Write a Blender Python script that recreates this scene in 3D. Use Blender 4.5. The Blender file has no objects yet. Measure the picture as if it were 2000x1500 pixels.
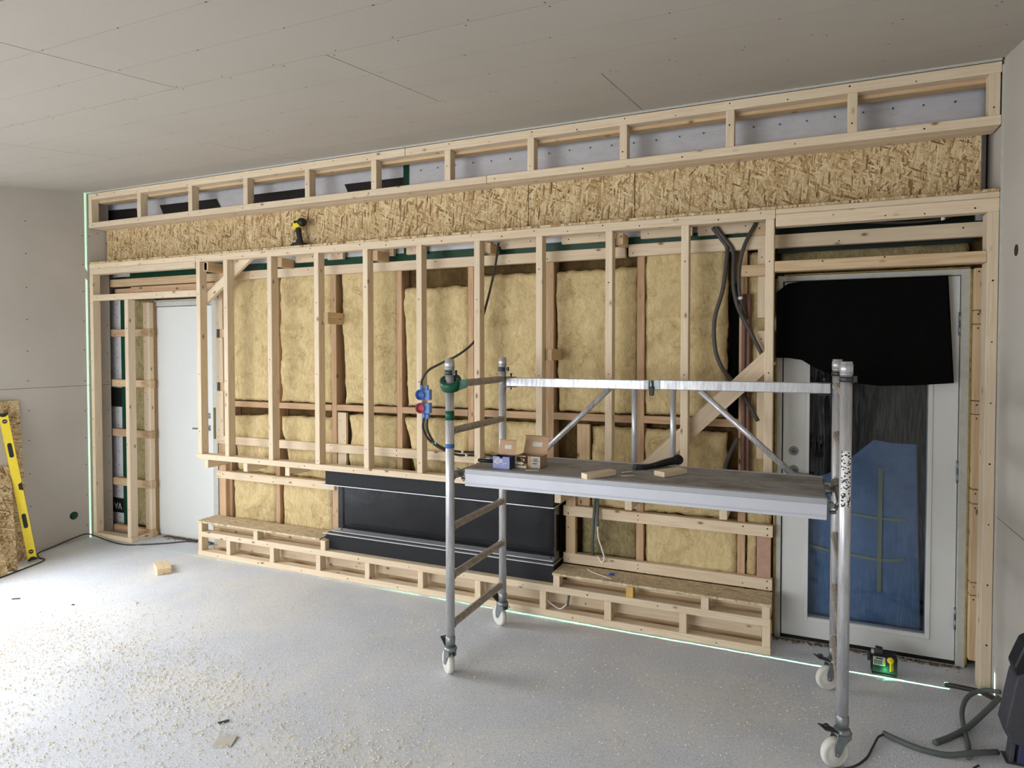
import bpy, bmesh, math, random
from mathutils import Vector, Matrix, Euler, noise
random.seed(7)
S = bpy.context.scene; COL = S.collection
V = Vector; PI = math.pi
# ---------------------------------------------------------------- camera
cd = bpy.data.cameras.new('camera'); cam = bpy.data.objects.new('camera', cd); COL.objects.link(cam)
cd.sensor_width = 36.0; cd.lens = 1249.7/2000*36; cd.shift_x = -0.0125; cd.shift_y = -0.0188; cd.clip_start = .05
yaw, pit = -.404, -.0243
F = V((math.sin(yaw)*math.cos(pit), math.cos(yaw)*math.cos(pit), math.sin(pit)))
R_ = V((math.cos(yaw), -math.sin(yaw), 0)); U_ = R_.cross(F)
m = Matrix((R_, U_, -F)).transposed().to_4x4(); m.translation = (6.0818, -3.9034, 1.7637); cam.matrix_world = m
S.camera = cam
S.view_settings.view_transform = 'Standard'; S.view_settings.look = 'None'; S.view_settings.gamma = 1
S.view_settings.use_curve_mapping = False; S.view_settings.exposure = 0.12
# ---------------------------------------------------------------- light
w = bpy.data.worlds.new('sky'); S.world = w; w.use_nodes = True
bg = w.node_tree.nodes['Background']; bg.inputs[0].default_value = (.75, .87, 1, 1); bg.inputs[1].default_value = 1.2
def area(name, loc, rot, sx, sy, power, col, spread=PI):
    l = bpy.data.lights.new(name, 'AREA'); l.shape = 'RECTANGLE'; l.size = sx; l.size_y = sy; l.energy = power; l.color = col; l.spread = spread
    o = bpy.data.objects.new(name, l); COL.objects.link(o); o.location = loc; o.rotation_euler = rot; return o
# daylight through the patio opening in the left wall and through the glazed front of the room behind the camera
area('daylight_left_opening', (-1.6, -1.95, 2.5), (0, -math.radians(50), 0), 3.2, 2.6, 590, (.93, .96, 1))
area('daylight_rear_windows', (2.2, -6.62, 1.3), (PI/2, 0, 0), 3.8, 1.9, 210, (.98, .99, 1))
# laser level: real light fans in the plane y = -0.02
def laser(loc, power, mode, col):
    l = bpy.data.lights.new('laser_fan', 'POINT'); l.energy = power; l.color = col; l.shadow_soft_size = 0; l.use_nodes = True
    nt = l.node_tree; em = nt.nodes['Emission']; L = nt.links.new
    g = nt.nodes.new('ShaderNodeNewGeometry'); sp = nt.nodes.new('ShaderNodeSeparateXYZ'); L(g.outputs['Incoming'], sp.inputs[0])
    def mth(op, a, b=0.0):
        x = nt.nodes.new('ShaderNodeMath'); x.operation = op
        for v, k in ((a, x.inputs[0]), (b, x.inputs[1])):
            if isinstance(v, (int, float)): k.default_value = v
            else: L(v, k)
        return x.outputs[0]
    ay = mth('ABSOLUTE', sp.outputs['Y']); az = mth('ABSOLUTE', sp.outputs['Z'])
    if mode == 'wall':    # thin fan reaching the far left wall, constant divergence
        t = mth('LESS_THAN', ay, .0013); t = mth('MULTIPLY', t, mth('LESS_THAN', sp.outputs['X'], -.9))
        t = mth('MULTIPLY', t, mth('GREATER_THAN', mth('MULTIPLY', sp.outputs['Z'], SGN), -.03))
    elif mode == 'floor':  # line of constant width along the floor
        t = mth('LESS_THAN', ay, mth('MULTIPLY', az, .028)); t = mth('DIVIDE', t, mth('MAXIMUM', mth('MULTIPLY', az, az), .006))
        t = mth('MULTIPLY', t, mth('LESS_THAN', mth('MULTIPLY', sp.outputs['Z'], SGN), 0))
    else: t = mth('ADD', 1, 0)
    L(t, em.inputs[1]); o = bpy.data.objects.new('laser_fan', l); COL.objects.link(o); o.location = loc
SGN = 1
laser((6.42, -.021, .135), 4200, 'wall', (.42, 1, .66))
laser((6.50, -.022, .16), 120, 'floor', (.22, 1, .55))
laser((6.53, -.03, .02), .12, 'glow', (.12, 1, .42))
# ---------------------------------------------------------------- node helpers
def srgb(r, g, b):
    f = lambda c: (c/255/12.92 if c/255 <= .04045 else ((c/255+.055)/1.055)**2.4)
    return (f(r), f(g), f(b), 1)
class NT:
    def __init__(s, name, rough=.7, metal=0, spec=.3):
        s.m = bpy.data.materials.new(name); s.m.use_nodes = True; s.t = s.m.node_tree; s.b = s.t.nodes['Principled BSDF']
        s.b.inputs['Roughness'].default_value = rough; s.b.inputs['Metallic'].default_value = metal
        s.b.inputs['Specular IOR Level'].default_value = spec
        s.tc = None
    def n(s, ty, **k):
        x = s.t.nodes.new('ShaderNode'+ty)
        for a, b in k.items(): setattr(x, a, b)
        return x
    def l(s, a, b): s.t.links.new(a, b)
    def co(s, scale=(1, 1, 1), rot=(0, 0, 0), rnd=True):
        if not s.tc:
            s.tc = s.n('TexCoord'); oi = s.n('ObjectInfo'); s.oi = oi
            mu = s.n('VectorMath', operation='SCALE'); mu.inputs[0].default_value = (37, 53, 71); s.l(oi.outputs['Random'], mu.inputs['Scale'])
            ad = s.n('VectorMath', operation='ADD'); s.l(s.tc.outputs['Object'], ad.inputs[0]); s.l(mu.outputs[0], ad.inputs[1]); s.add = ad
        mp = s.n('Mapping'); mp.inputs['Scale'].default_value = scale; mp.inputs['Rotation'].default_value = rot
        s.l(s.add.outputs[0] if rnd else s.tc.outputs['Object'], mp.inputs[0]); return mp.outputs[0]
    def noise(s, co, scale=5, detail=4, rough=.5, dist=0):
        x = s.n('TexNoise'); x.inputs['Scale'].default_value = scale; x.inputs['Detail'].default_value = detail
        x.inputs['Roughness'].default_value = rough; x.inputs['Distortion'].default_value = dist; s.l(co, x.inputs['Vector']); return x.outputs['Fac']
    def ramp(s, f, stops):
        x = s.n('ValToRGB'); e = x.color_ramp.elements
        while len(e) < len(stops): e.new(.5)
        for i, (p, c) in enumerate(stops): e[i].position = p; e[i].color = c if len(c) == 4 else (*c, 1)
        s.l(f, x.inputs[0]); return x.outputs[0]
    def mix(s, f, a, b, mode='MIX'):
        x = s.n('Mix', data_type='RGBA', blend_type=mode)
        for v, i in ((f, x.inputs[0]), (a, x.inputs[6]), (b, x.inputs[7])):
            if isinstance(v, (int, float)): i.default_value = v
            elif isinstance(v, tuple): i.default_value = v
            else: s.l(v, i)
        return x.outputs[2]
    def math(s, op, a, b=0, c=0):
        x = s.n('Math', operation=op)
        for v, i in zip((a, b, c), x.inputs):
            if isinstance(v, (int, float)): i.default_value = v
            else: s.l(v, i)
        return x.outputs[0]
    def col(s, c): s.l(c, s.b.inputs['Base Color']) if not isinstance(c, tuple) else setattr(s.b.inputs['Base Color'], 'default_value', c)
    def bump(s, h, st=.3, d=.01):
        x = s.n('Bump'); x.inputs['Strength'].default_value = st; x.inputs['Distance'].default_value = d; s.l(h, x.inputs['Height']); s.l(x.outputs[0], s.b.inputs['Normal'])
B0 = (0, 0, 0, 1); W1 = (1, 1, 1, 1)
def wood(name, light, dark, knot, rough=.7, grain=1.0, bump=.15, tint=.12):
    n = NT(name, rough); c = n.co((1.2, 26, 26)); g = n.noise(c, 2.2, 5, .6, 1.2)
    fine = n.noise(n.co((3, 160, 160)), 2, 2, .5)
    base = n.mix(n.ramp(g, [(.35, B0), (.68, W1)]), light, dark)
    base = n.mix(n.math('MULTIPLY', fine, .25*grain), base, dark)
    big = n.noise(n.co((.8, 4, 4)), 1.5, 2); base = n.mix(n.ramp(big, [(.35, B0), (.75, (.6, .6, .6, 1))]), base, n.mix(.5, light, dark))
    vo = n.n('TexVoronoi'); vo.inputs['Scale'].default_value = 1; n.l(n.co((7, 14, 14)), vo.inputs['Vector'])
    kn = n.ramp(vo.outputs['Distance'], [(.07, W1), (.12, (.35, .35, .35, 1)), (.2, B0)]); sc_ = n.n('SeparateColor'); n.l(vo.outputs['Color'], sc_.inputs[0])
    kn = n.math('MULTIPLY', kn, n.math('GREATER_THAN', sc_.outputs[0], .38))
    base = n.mix(n.math('MULTIPLY', kn, .9), base, knot)
    rv = n.ramp(n.oi.outputs['Random'], [(0, (1-tint, 1-tint, 1-tint*.9, 1)), (1, (1, 1, 1, 1))])
    n.col(n.mix(1.0, base, rv, 'MULTIPLY')); n.bump(n.math('ADD', fine, n.math('MULTIPLY', g, .5)), bump, .004); return n.m
M = {}
M['pine'] = wood('planed_pine', srgb(238, 222, 196), srgb(220, 195, 160), srgb(132, 92, 60))
M['rough'] = wood('rough_sawn_timber', srgb(226, 196, 160), srgb(186, 148, 112), srgb(96, 64, 42), .9, 2.2, .5, .2)
M['oldpine'] = wood('older_pine', srgb(228, 204, 168), srgb(200, 166, 124), srgb(112, 76, 48), .8, 1.4, .25)
M['end'] = wood('sawn_end_grain', srgb(240, 222, 190), srgb(214, 184, 140), srgb(190, 150, 105))
def osb(name, plane, bright=1.0, dust=0):
    n = NT(name, .75)
    base = None; rots = (.12, -.3, .5, -.75, 1.15, -.08) if plane == 'xz' else (.25, 1.25, 2.2, 2.85, .7, 1.8)
    edge = None
    for k, a in enumerate(rots):
        rot = {'xz': (0, a, 0), 'xy': (0, 0, a), 'yz': (a, 0, 0)}[plane]
        # strands 9 cm x 1.4 cm
        sc = {'xz': (92, 20, 12), 'xy': (92, 12, 20), 'yz': (20, 92, 12)}[plane]
        pre = n.n('Mapping'); pre.inputs['Rotation'].default_value = rot; pre.inputs['Location'].default_value = (k*3.1, k*1.7, k*2.3)
        n.co(); n.l(n.add.outputs[0], pre.inputs[0])
        mp = n.n('Mapping'); mp.inputs['Scale'].default_value = sc; n.l(pre.outputs[0], mp.inputs[0])
        vo = n.n('TexVoronoi'); vo.inputs['Scale'].default_value = 1; vo.inputs['Randomness'].default_value = 1; n.l(mp.outputs[0], vo.inputs['Vector'])
        bw = n.n('SeparateColor'); n.l(vo.outputs['Color'], bw.inputs[0])
        c = n.ramp(bw.outputs[0], [(0, srgb(104, 76, 46)), (.16, srgb(172, 142, 98)), (.4, srgb(210, 184, 138)), (.75, srgb(240, 222, 180)), (1, srgb(186, 152, 108))])
        fib = n.noise(mp.outputs[0], 3, 2)
        c = n.mix(n.math('MULTIPLY', fib, .3), c, srgb(168, 136, 92))
        e = n.ramp(vo.outputs['Distance'], [(.35, W1), (.75, B0)])
        if base is None: base, hh = c, bw.outputs[1]
        else:
            sel = n.math('GREATER_THAN', bw.outputs[1], .56)
            sel = n.math('MULTIPLY', sel, n.math('LESS_THAN', vo.outputs['Distance'], .62))
            base = n.mix(sel, base, c)
            hm = n.n('Mix'); n.l(sel, hm.inputs[0]); n.l(hh, hm.inputs[2]); n.l(bw.outputs[1], hm.inputs[3]); hh = hm.outputs[0]
    dk = n.noise(n.co((1, 1, 1)), 90, 3, .6); base = n.mix(n.ramp(dk, [(.58, B0), (.68, (.75, .75, .75, 1))]), base, srgb(96, 66, 34))
    base = n.mix(1.0, base, (bright, bright, bright, 1), 'MULTIPLY')
    if dust: base = n.mix(dust, base, srgb(204, 192, 170))
    n.col(base); n.bump(hh, .35, .003); return n.m
M['osb_xz'] = osb('osb_vertical', 'xz', .95); M['osb_xy'] = osb('osb_flat', 'xy', .92); M['osb_yz'] = osb('osb_side', 'yz', 1.0); M['osb_top'] = osb('osb_dusty_top', 'xy', 1.0, .45)
def insul(name, a, b, c, sc=1.0):
    n = NT(name, .95, 0, .1)
    co = n.co((1, 1, 1)); big = n.noise(co, 4.5*sc, 5, .6, 1.6); swirl = n.noise(n.co((1.6, 1, .7), (0, .5, 0)), 22*sc, 6, .72, .7); fine = n.noise(n.co((1, 1, 1)), 150, 3, .7, .8)
    col = n.mix(n.ramp(swirl, [(.34, B0), (.66, W1)]), b, a); col = n.mix(n.ramp(big, [(.52, B0), (.75, (.55, .55, .55, 1))]), col, c)
    col = n.mix(n.ramp(fine, [(.3, (.4, .4, .4, 1)), (.5, B0)]), col, c)
    cr = n.noise(n.co((1, 1, .7)), 3.2*sc, 5, .55, 1.0); cr = n.math('ABSOLUTE', n.math('SUBTRACT', cr, .5)); crease = n.ramp(cr, [(.0, (.6, .6, .6, 1)), (.008, B0)])
    crease = n.math('MULTIPLY', crease, n.ramp(big, [(.45, B0), (.55, W1)]))
    col = n.mix(crease, col, c)
    n.col(col); n.bump(n.math('ADD', n.math('ADD', swirl, n.math('MULTIPLY', fine, .5)), n.math('MULTIPLY', n.math('MINIMUM', cr, .03), 10)), .5, .02); return n.m
M['wool'] = insul('glass_wool', srgb(232, 213, 166), srgb(206, 181, 130), srgb(158, 130, 86))
M['wool_dark'] = insul('dusty_rock_wool', srgb(182, 168, 126), srgb(142, 128, 92), srgb(92, 80, 52), 1.6)
M['wool_shadow'] = insul('shaded_wool', srgb(128, 104, 66), srgb(100, 80, 50), srgb(64, 48, 28))  # darker copy of the wool, shade of the gaps put into its colour
def plain(name, c, rough=.6, metal=0, spec=.3, var=.08, sc=30, bump=0):
    n = NT(name, rough, metal, spec)
    if var:
        f = n.noise(n.co(), sc, 4, .6); d = tuple(x*(1-var*2) for x in c[:3])+(1,); n.col(n.mix(f, d, tuple(min(1, x*(1+var)) for x in c[:3])+(1,)))
        if bump: n.bump(f, bump, .003)
    else: n.col(c)
    return n.m
# gypsum board: warm grey paper with faint blotches
n = NT('gypsum_board', .85, 0, .2); a_ = n.noise(n.co(rnd=False), 1.3, 4, .6); b_ = n.noise(n.co(rnd=False), 260, 2, .6)
c_ = n.mix(n.ramp(a_, [(.3, B0), (.7, W1)]), srgb(188, 182, 173), srgb(200, 194, 185)); c_ = n.mix(n.ramp(b_, [(.35, B0), (.65, (.35, .35, .35, 1))]), c_, srgb(170, 164, 155))
sm = n.noise(n.co((1, 1, 3), rnd=False), 3.3, 5, .7, .6); c_ = n.mix(n.ramp(sm, [(.66, B0), (.74, (.45, .45, .45, 1))]), c_, srgb(206, 201, 192)); n.col(c_); M['gyp'] = n.m
n = NT('gypsum_ceiling', .85, 0, .2); a_ = n.noise(n.co(rnd=False), .9, 4, .6); b_ = n.noise(n.co(rnd=False), 260, 2, .6)
c_ = n.mix(n.ramp(a_, [(.3, B0), (.7, W1)]), srgb(190, 183, 172), srgb(198, 191, 180)); c_ = n.mix(n.ramp(b_, [(.35, B0), (.65, (.3, .3, .3, 1))]), c_, srgb(172, 165, 154)); n.col(c_); M['ceil'] = n.m
# concrete floor with dust and sawdust patches
n = NT('dusty_concrete', .62, 0, .35); co = n.co(rnd=False)
c_ = n.mix(n.ramp(n.noise(co, 1.6, 6, .65), [(.3, B0), (.7, W1)]), srgb(196, 200, 208), srgb(216, 220, 228))
c_ = n.mix(n.ramp(n.noise(co, 70, 4, .8), [(.42, B0), (.62, (.55, .55, .55, 1))]), c_, srgb(228, 232, 238))
c_ = n.mix(n.ramp(n.noise(co, 130, 2, .7), [(.53, B0), (.66, (.7, .7, .7, 1))]), c_, srgb(138, 140, 146))
du = n.math('MULTIPLY', n.ramp(n.noise(n.co((1, 1, 1), rnd=False), 1.1, 5, .7, .8), [(.47, B0), (.62, W1)]), n.ramp(n.noise(co, 46, 3, .7), [(.4, B0), (.55, W1)]))
c_ = n.mix(n.math('MULTIPLY', du, .55), c_, srgb(232, 226, 212)); n.col(c_)
n.l(n.ramp(n.noise(co, 3, 4), [(.3, (.5, .5, .5, 1)), (.7, (.75, .75, .75, 1))]), n.b.inputs['Roughness'])
n.bump(n.noise(co, 90, 4, .7), .25, .004); M['floor'] = n.m
M['screw'] = plain('dark_screw', srgb(52, 42, 36), .5, .5, var=0)
M['gap'] = plain('dark_joint', srgb(70, 64, 58), .9, var=0)
M['pencil'] = plain('pencil_line', srgb(166, 159, 150), .9, var=0)
n = NT('scaffold_aluminium', .42, .55, .5); co = n.co((1, 1, 1)); f_ = n.noise(n.co((14, 14, 2)), 3, 5, .7)
n.col(n.mix(n.ramp(f_, [(.35, B0), (.7, W1)]), srgb(176, 176, 179), srgb(220, 220, 223))); n.l(n.ramp(f_, [(.3, (.5, .5, .5, 1)), (.7, (.3, .3, .3, 1))]), n.b.inputs['Roughness']); M['alu'] = n.m
n = NT('worn_aluminium', .55, .6, .5); f_ = n.noise(n.co((6, 6, 6)), 6, 6, .75)
n.col(n.mix(n.ramp(f_, [(.35, B0), (.65, W1)]), srgb(148, 138, 126), srgb(196, 190, 182))); M['alu_worn'] = n.m
M['alu_white'] = plain('pale_extrusion', srgb(196, 198, 206), .5, .2, .5, .05, 12)
M['zinc'] = plain('galvanised_steel', srgb(150, 156, 158), .45, .8, .5, .2, 40)
M['zinc_dark'] = plain('dark_steel', srgb(82, 82, 84), .45, .7, .5, .2, 40)
n = NT('weathered_deck', .85, 0, .2); f_ = n.noise(n.co((2, 22, 10)), 2.5, 6, .75, .6); g_ = n.noise(n.co((1, 1, 1)), 5, 4, .7)
c_ = n.mix(n.ramp(f_, [(.35, B0), (.65, W1)]), srgb(136, 134, 131), srgb(184, 182, 179)); c_ = n.mix(n.ramp(g_, [(.45, B0), (.62, (.6, .6, .6, 1))]), c_, srgb(114, 111, 107)); n.col(c_); n.bump(f_, .3, .003); M['deck'] = n.m
M['wheel'] = plain('grey_white_rubber', srgb(214, 212, 204), .6, 0, .3, .12, 18)
M['charcoal'] = plain('matt_black_sheet_metal', srgb(34, 35, 38), .55, 0, .25, .1, 60)
M['gloss_black'] = plain('dark_glass_back', srgb(16, 18, 24), .12, 0, .3, 0)
M['black'] = plain('black_plastic', srgb(28, 27, 27), .45, 0, .4, .1)
M['edge'] = plain('bare_metal_edge', srgb(214, 216, 218), .3, .8, .5, 0)
n = NT('burner_tray', .5, .15, .5); f_ = n.noise(n.co(), 40, 3, .6); n.col(n.mix(f_, srgb(214, 218, 226), srgb(240, 242, 246))); M['tray'] = n.m
def glass(name, tint=(1, 1, 1, 1), rough=.02, dirt=0.0, dcol=(.6, .62, .65, 1), scale=(1, 1, 1), ior=1.45):
    m_ = bpy.data.materials.new(name); m_.use_nodes = True; t = m_.node_tree; t.nodes.remove(t.nodes['Principled BSDF']); out = t.nodes['Material Output']
    tr = t.nodes.new('ShaderNodeBsdfTransparent'); tr.inputs[0].default_value = tint; gl = t.nodes.new('ShaderNodeBsdfGlossy'); gl.inputs['Roughness'].default_value = rough
    fr = t.nodes.new('ShaderNodeFresnel'); fr.inputs[0].default_value = ior; mx = t.nodes.new('ShaderNodeMixShader')
    L = t.links.new; L(fr.outputs[0], mx.inputs[0]); L(tr.outputs[0], mx.inputs[1]); L(gl.outputs[0], mx.inputs[2]); last = mx.outputs[0]
    if dirt:
        tc = t.nodes.new('ShaderNodeTexCoord'); mp = t.nodes.new('ShaderNodeMapping'); mp.inputs['Scale'].default_value = scale; L(tc.outputs['Object'], mp.inputs[0])
        no = t.nodes.new('ShaderNodeTexNoise'); no.inputs['Scale'].default_value = 6; no.inputs['Detail'].default_value = 5; no.inputs['Roughness'].default_value = .7; L(mp.outputs[0], no.inputs['Vector'])
        ra = t.nodes.new('ShaderNodeValToRGB'); ra.color_ramp.elements[0].position = .45; ra.color_ramp.elements[1].position = .8; ra.color_ramp.elements[1].color = (dirt, dirt, dirt, 1); L(no.outputs['Fac'], ra.inputs[0])
        df = t.nodes.new('ShaderNodeBsdfDiffuse'); df.inputs[0].default_value = dcol; m2 = t.nodes.new('ShaderNodeMixShader'); L(ra.outputs[0], m2.inputs[0]); L(last, m2.inputs[1]); L(df.outputs[0], m2.inputs[2]); last = m2.outputs[0]
    L(last, out.inputs[0]); return m_
M['glass'] = glass('clear_glass', ior=1.15); M['glass_dusty'] = glass('dusty_fire_glass', (1, 1, 1, 1), .02, .012, ior=1.17)
M['glass_door'] = glass('streaked_door_glass', (.92, .95, .98, 1), .03, .1, (.45, .5, .52, 1), (14, 1, 1.2))
n = NT('white_membrane', .35, 0, .45); f_ = n.noise(n.co((1, 1, 2)), 9, 4, .6, .5); n.col(n.mix(f_, srgb(196, 194, 198), srgb(228, 227, 230))); n.bump(f_, .4, .01); M['membrane'] = n.m
M['print'] = plain('black_print', srgb(34, 32, 34), .35, 0, .4, .1)
M['green'] = plain('green_tape', srgb(8, 68, 46), .35, 0, .45, .15, 20)
M['tapegreen'] = plain('dark_green_tape', srgb(16, 84, 60), .4, 0, .4, .1, 30)
M['blue'] = plain('blue_plastic', srgb(104, 142, 206), .45, 0, .4, .06)
M['blue_dark'] = plain('deep_blue_plastic', srgb(58, 96, 168), .4, 0, .4, .05)
M['red'] = plain('red_plastic', srgb(168, 60, 66), .45, 0, .4, .05)
M['white_paint'] = plain('white_painted_door', srgb(222, 224, 222), .4, 0, .4, .03, 3)
M['worn_white'] = plain('scuffed_white_frame', srgb(196, 196, 188), .6, 0, .3, .12, 25)
M['foam'] = plain('expanding_foam', srgb(176, 152, 92), .9, 0, .1, .4, 26, .8)
M['yellow'] = plain('yellow_paint', srgb(232, 206, 56), .45, 0, .4, .05)
M['yellow2'] = plain('tool_yellow', srgb(236, 190, 40), .45, 0, .4, .04)
M['cable'] = plain('black_cable', srgb(58, 54, 50), .5, 0, .35, .08)
M['conduit'] = plain('grey_conduit', srgb(92, 98, 94), .55, 0, .3, .12, 50)
M['conduit_dark'] = plain('dark_conduit', srgb(78, 74, 71), .5, 0, .35, .12, 50)
M['brownpipe'] = plain('brown_pipe', srgb(120, 88, 78), .5, 0, .35, .1)
M['white'] = plain('white_plastic', srgb(232, 230, 224), .5, 0, .35, .02)
M['card'] = plain('brown_cardboard', srgb(190, 158, 128), .85, 0, .15, .08, 25)
M['bluecard'] = plain('blue_printed_card', srgb(150, 158, 206), .5, 0, .3, .2, 30)
M['bluecard_dark'] = plain('navy_card', srgb(42, 50, 86), .5, 0, .3, .1, 30)
M['greycard'] = plain('grey_printed_card', srgb(196, 190, 180), .7, 0, .2, .08, 60)
M['paper'] = plain('pale_paper', srgb(208, 204, 196), .8, 0, .2, .03)
M['brass'] = plain('yellow_zinc_screws', srgb(206, 172, 106), .4, .6, .4, .3, 80)
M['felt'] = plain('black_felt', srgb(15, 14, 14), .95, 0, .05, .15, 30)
M['tarp'] = plain('blue_tarpaulin', srgb(102, 132, 170), .6, 0, .3, .22, 14, .2)
M['tarptape'] = plain('yellowish_tape', srgb(136, 146, 118), .6, 0, .3, .06)
M['dustgrey'] = plain('dusty_black_plastic', srgb(74, 74, 80), .7, 0, .3, .2, 80)
M['paleblue'] = plain('pale_blue_plastic', srgb(160, 174, 182), .6, 0, .3, .08)
M['screen'] = plain('pale_screen_label', srgb(176, 186, 172), .4, 0, .4, .05)
M['vial'] = plain('yellow_green_vial', srgb(170, 170, 90), .2, 0, .5, 0)
M['chip'] = plain('wood_chip', srgb(240, 228, 202), .9, 0, .1, .1)
M['dirt'] = plain('mortar_rubble', srgb(120, 104, 84), .95, 0, .1, .4, 60, .8)
# ---------------------------------------------------------------- mesh helpers
class MB:
    def __init__(s): s.v = []; s.f = []; s.mi = []; s.sm = []
    def add(s, vs, fs, mi=0, smooth=False):
        o = len(s.v); s.v += [tuple(v) for v in vs]
        for f in fs: s.f.append(tuple(i+o for i in f)); s.mi.append(mi); s.sm.append(smooth)
        return s
    def box(s, lo, hi, mi=0, mat=None):
        x0, y0, z0 = lo; x1, y1, z1 = hi
        vs = [V(p) for p in ((x0, y0, z0), (x1, y0, z0), (x1, y1, z0), (x0, y1, z0), (x0, y0, z1), (x1, y0, z1), (x1, y1, z1), (x0, y1, z1))]
        if mat: vs = [mat @ v for v in vs]
        return s.add(vs, [(0, 3, 2, 1), (4, 5, 6, 7), (0, 1, 5, 4), (1, 2, 6, 5), (2, 3, 7, 6), (3, 0, 4, 7)], mi)
    def tube(s, pts, r, n=10, mi=0, caps=True, smooth=True):
        pts = [V(p) for p in pts]; rs = r if isinstance(r, (list, tuple)) else [r]*len(pts); vs = []; prev = None
        for i, p in enumerate(pts):
            t = (pts[min(i+1, len(pts)-1)]-pts[max(i-1, 0)]).normalized()
            if prev is None: u = t.orthogonal().normalized()
            else: u = (prev-t*prev.dot(t)).normalized()
            prev = u; q = t.cross(u)
            for k in range(n): a = 2*PI*k/n; vs.append(p+(u*math.cos(a)+q*math.sin(a))*rs[i])
        fs = [(i*n+k, i*n+(k+1) % n, (i+1)*n+(k+1) % n, (i+1)*n+k) for i in range(len(pts)-1) for k in range(n)]
        s.add(vs, fs, mi, smooth)
        if caps:
            o = len(s.v)-len(vs); s.f += [tuple(o+k for k in reversed(range(n))), tuple(o+(len(pts)-1)*n+k for k in range(n))]; s.mi += [mi]*2; s.sm += [False]*2
        return s
    def lathe(s, prof, mat=None, n=24, mi=0):   # profile (r, z) about local z
        vs = []
        for r, z in prof:
            for k in range(n):
                a = 2*PI*k/n; p = V((r*math.cos(a), r*math.sin(a), z)); vs.append(mat @ p if mat else p)
        fs = [(i*n+k, i*n+(k+1) % n, (i+1)*n+(k+1) % n, (i+1)*n+k) for i in range(len(prof)-1) for k in range(n)]
        return s.add(vs, fs, mi, True)
    def prism(s, poly, y0, y1, mi=0, mat=None):   # polygon in xz extruded along y
        n = len(poly); vs = [V((x, y0, z)) for x, z in poly]+[V((x, y1, z)) for x, z in poly]
        if mat: vs = [mat @ v for v in vs]
        return s.add(vs, [tuple(range(n)), tuple(reversed(range(n, 2*n)))]+[(i, i+n, (i+1) % n+n, (i+1) % n) for i in range(n)], mi)
    def build(s, name, mats, parent=None, M4=None, bevel=0, local=False, segs=1):
        me = bpy.data.meshes.new(name); me.from_pydata(s.v, [], s.f)
        for k in (mats if isinstance(mats, (list, tuple)) else [mats]): me.materials.append(M[k] if isinstance(k, str) else k)
        for p, i, sm in zip(me.polygons, s.mi, s.sm): p.material_index = i; p.use_smooth = sm
        b = bmesh.new(); b.from_mesh(me); bmesh.ops.recalc_face_normals(b, faces=b.faces)
        if bevel:
            bmesh.ops.bevel(b, geom=[e for e in b.edges if len(e.link_faces) == 2 and e.calc_face_angle(0) > .6], offset=bevel, segments=segs, affect='EDGES', clamp_overlap=True)
        b.to_mesh(me); b.free(); me.update()
        return link(name, me, parent, M4 or Matrix(), local)
WM = {}
def link(name, data, parent=None, M4=Matrix(), local=False):
    o = bpy.data.objects.new(name, data); COL.objects.link(o)
    if parent is not None:
        o.parent = parent
        if local: W = WM[parent] @ M4
        else: W = M4
        L = WM[parent].inverted() @ W
    else: W = L = M4
    WM[o] = W; o.matrix_basis = L; return o
def tag(o, label, cat=None, group=None, kind=None):
    if label: o['label'] = label
    if cat: o['category'] = cat
    if group: o['group'] = group
    if kind: o['kind'] = kind
    return o
def thing(name, label, cat, loc=(0, 0, 0), group=None, M4=None):
    o = link(name, None, None, M4 if M4 else Matrix.Translation(loc)); return tag(o, label, cat, group)
def recenter(mb, loc):
    mb.v = [tuple(V(p)-V(loc)) for p in mb.v]; return Matrix.Translation(loc)
def struct(name, mb, mats, parent=None, label=None, bevel=0):
    o = mb.build(name, mats, parent, bevel=bevel)
    if parent is None: tag(o, label, None, None, 'structure')
    return o
def lum(name, lo, hi, parent, mat='pine', nails=(), bev=.0025, axis=None, taper=None):
    """one board; local x runs along its length so the grain follows it. nails: world (x,z) dots on the front (-y) face"""
    lo, hi = V(lo), V(hi); c = (lo+hi)/2; d = hi-lo
    ax = axis if axis is not None else max(range(3), key=lambda i: d[i])
    R = {0: Matrix(), 1: Matrix(((0, -1, 0), (1, 0, 0), (0, 0, 1))), 2: Matrix(((0, 0, -1), (0, 1, 0), (1, 0, 0)))}[ax]
    R = R.to_4x4() if ax else Matrix.Identity(4)
    M4 = Matrix.Translation(c) @ R; inv = M4.inverted(); h = [abs((inv.to_3x3() @ d)[i])/2 for i in range(3)]
    b = MB(); b.box((-h[0], -h[1], -h[2]), tuple(h)); me_ = b
    o = None
    me = MB(); me.box((-h[0], -h[1], -h[2]), tuple(h))
    o = me.build(name, [mat, 'screw'], parent, M4, bevel=bev)
    if nails:
        bm = bmesh.new(); bm.from_mesh(o.data)
        for nx, nz in nails:
            p = V((nx, lo[1]-.0006, nz)); r = random.uniform(.0036, .0055)
            vs = [bm.verts.new(inv @ (p+V((math.cos(a)*r, 0, math.sin(a)*r)))) for a in [k*PI/3 for k in range(6)]]
            f = bm.faces.new(vs); f.material_index = 1
        bm.to_mesh(o.data); bm.free()
    return o
def beam(name, p0, p1, w, t, parent, mat='pine', up=(0, 1, 0), bev=.0025):
    """board between two points, width w perpendicular to up, thickness t along up"""
    p0, p1 = V(p0), V(p1); x = (p1-p0).normalized(); y = (V(up)-x*x.dot(V(up))).normalized(); z = x.cross(y); L = (p1-p0).length/2
    M4 = Matrix((x, y, z)).transposed().to_4x4(); M4.translation = (p0+p1)/2
    return MB().box((-L, -t/2, -w/2), (L, t/2, w/2)).build(name, mat, parent, M4, bevel=bev)
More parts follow.
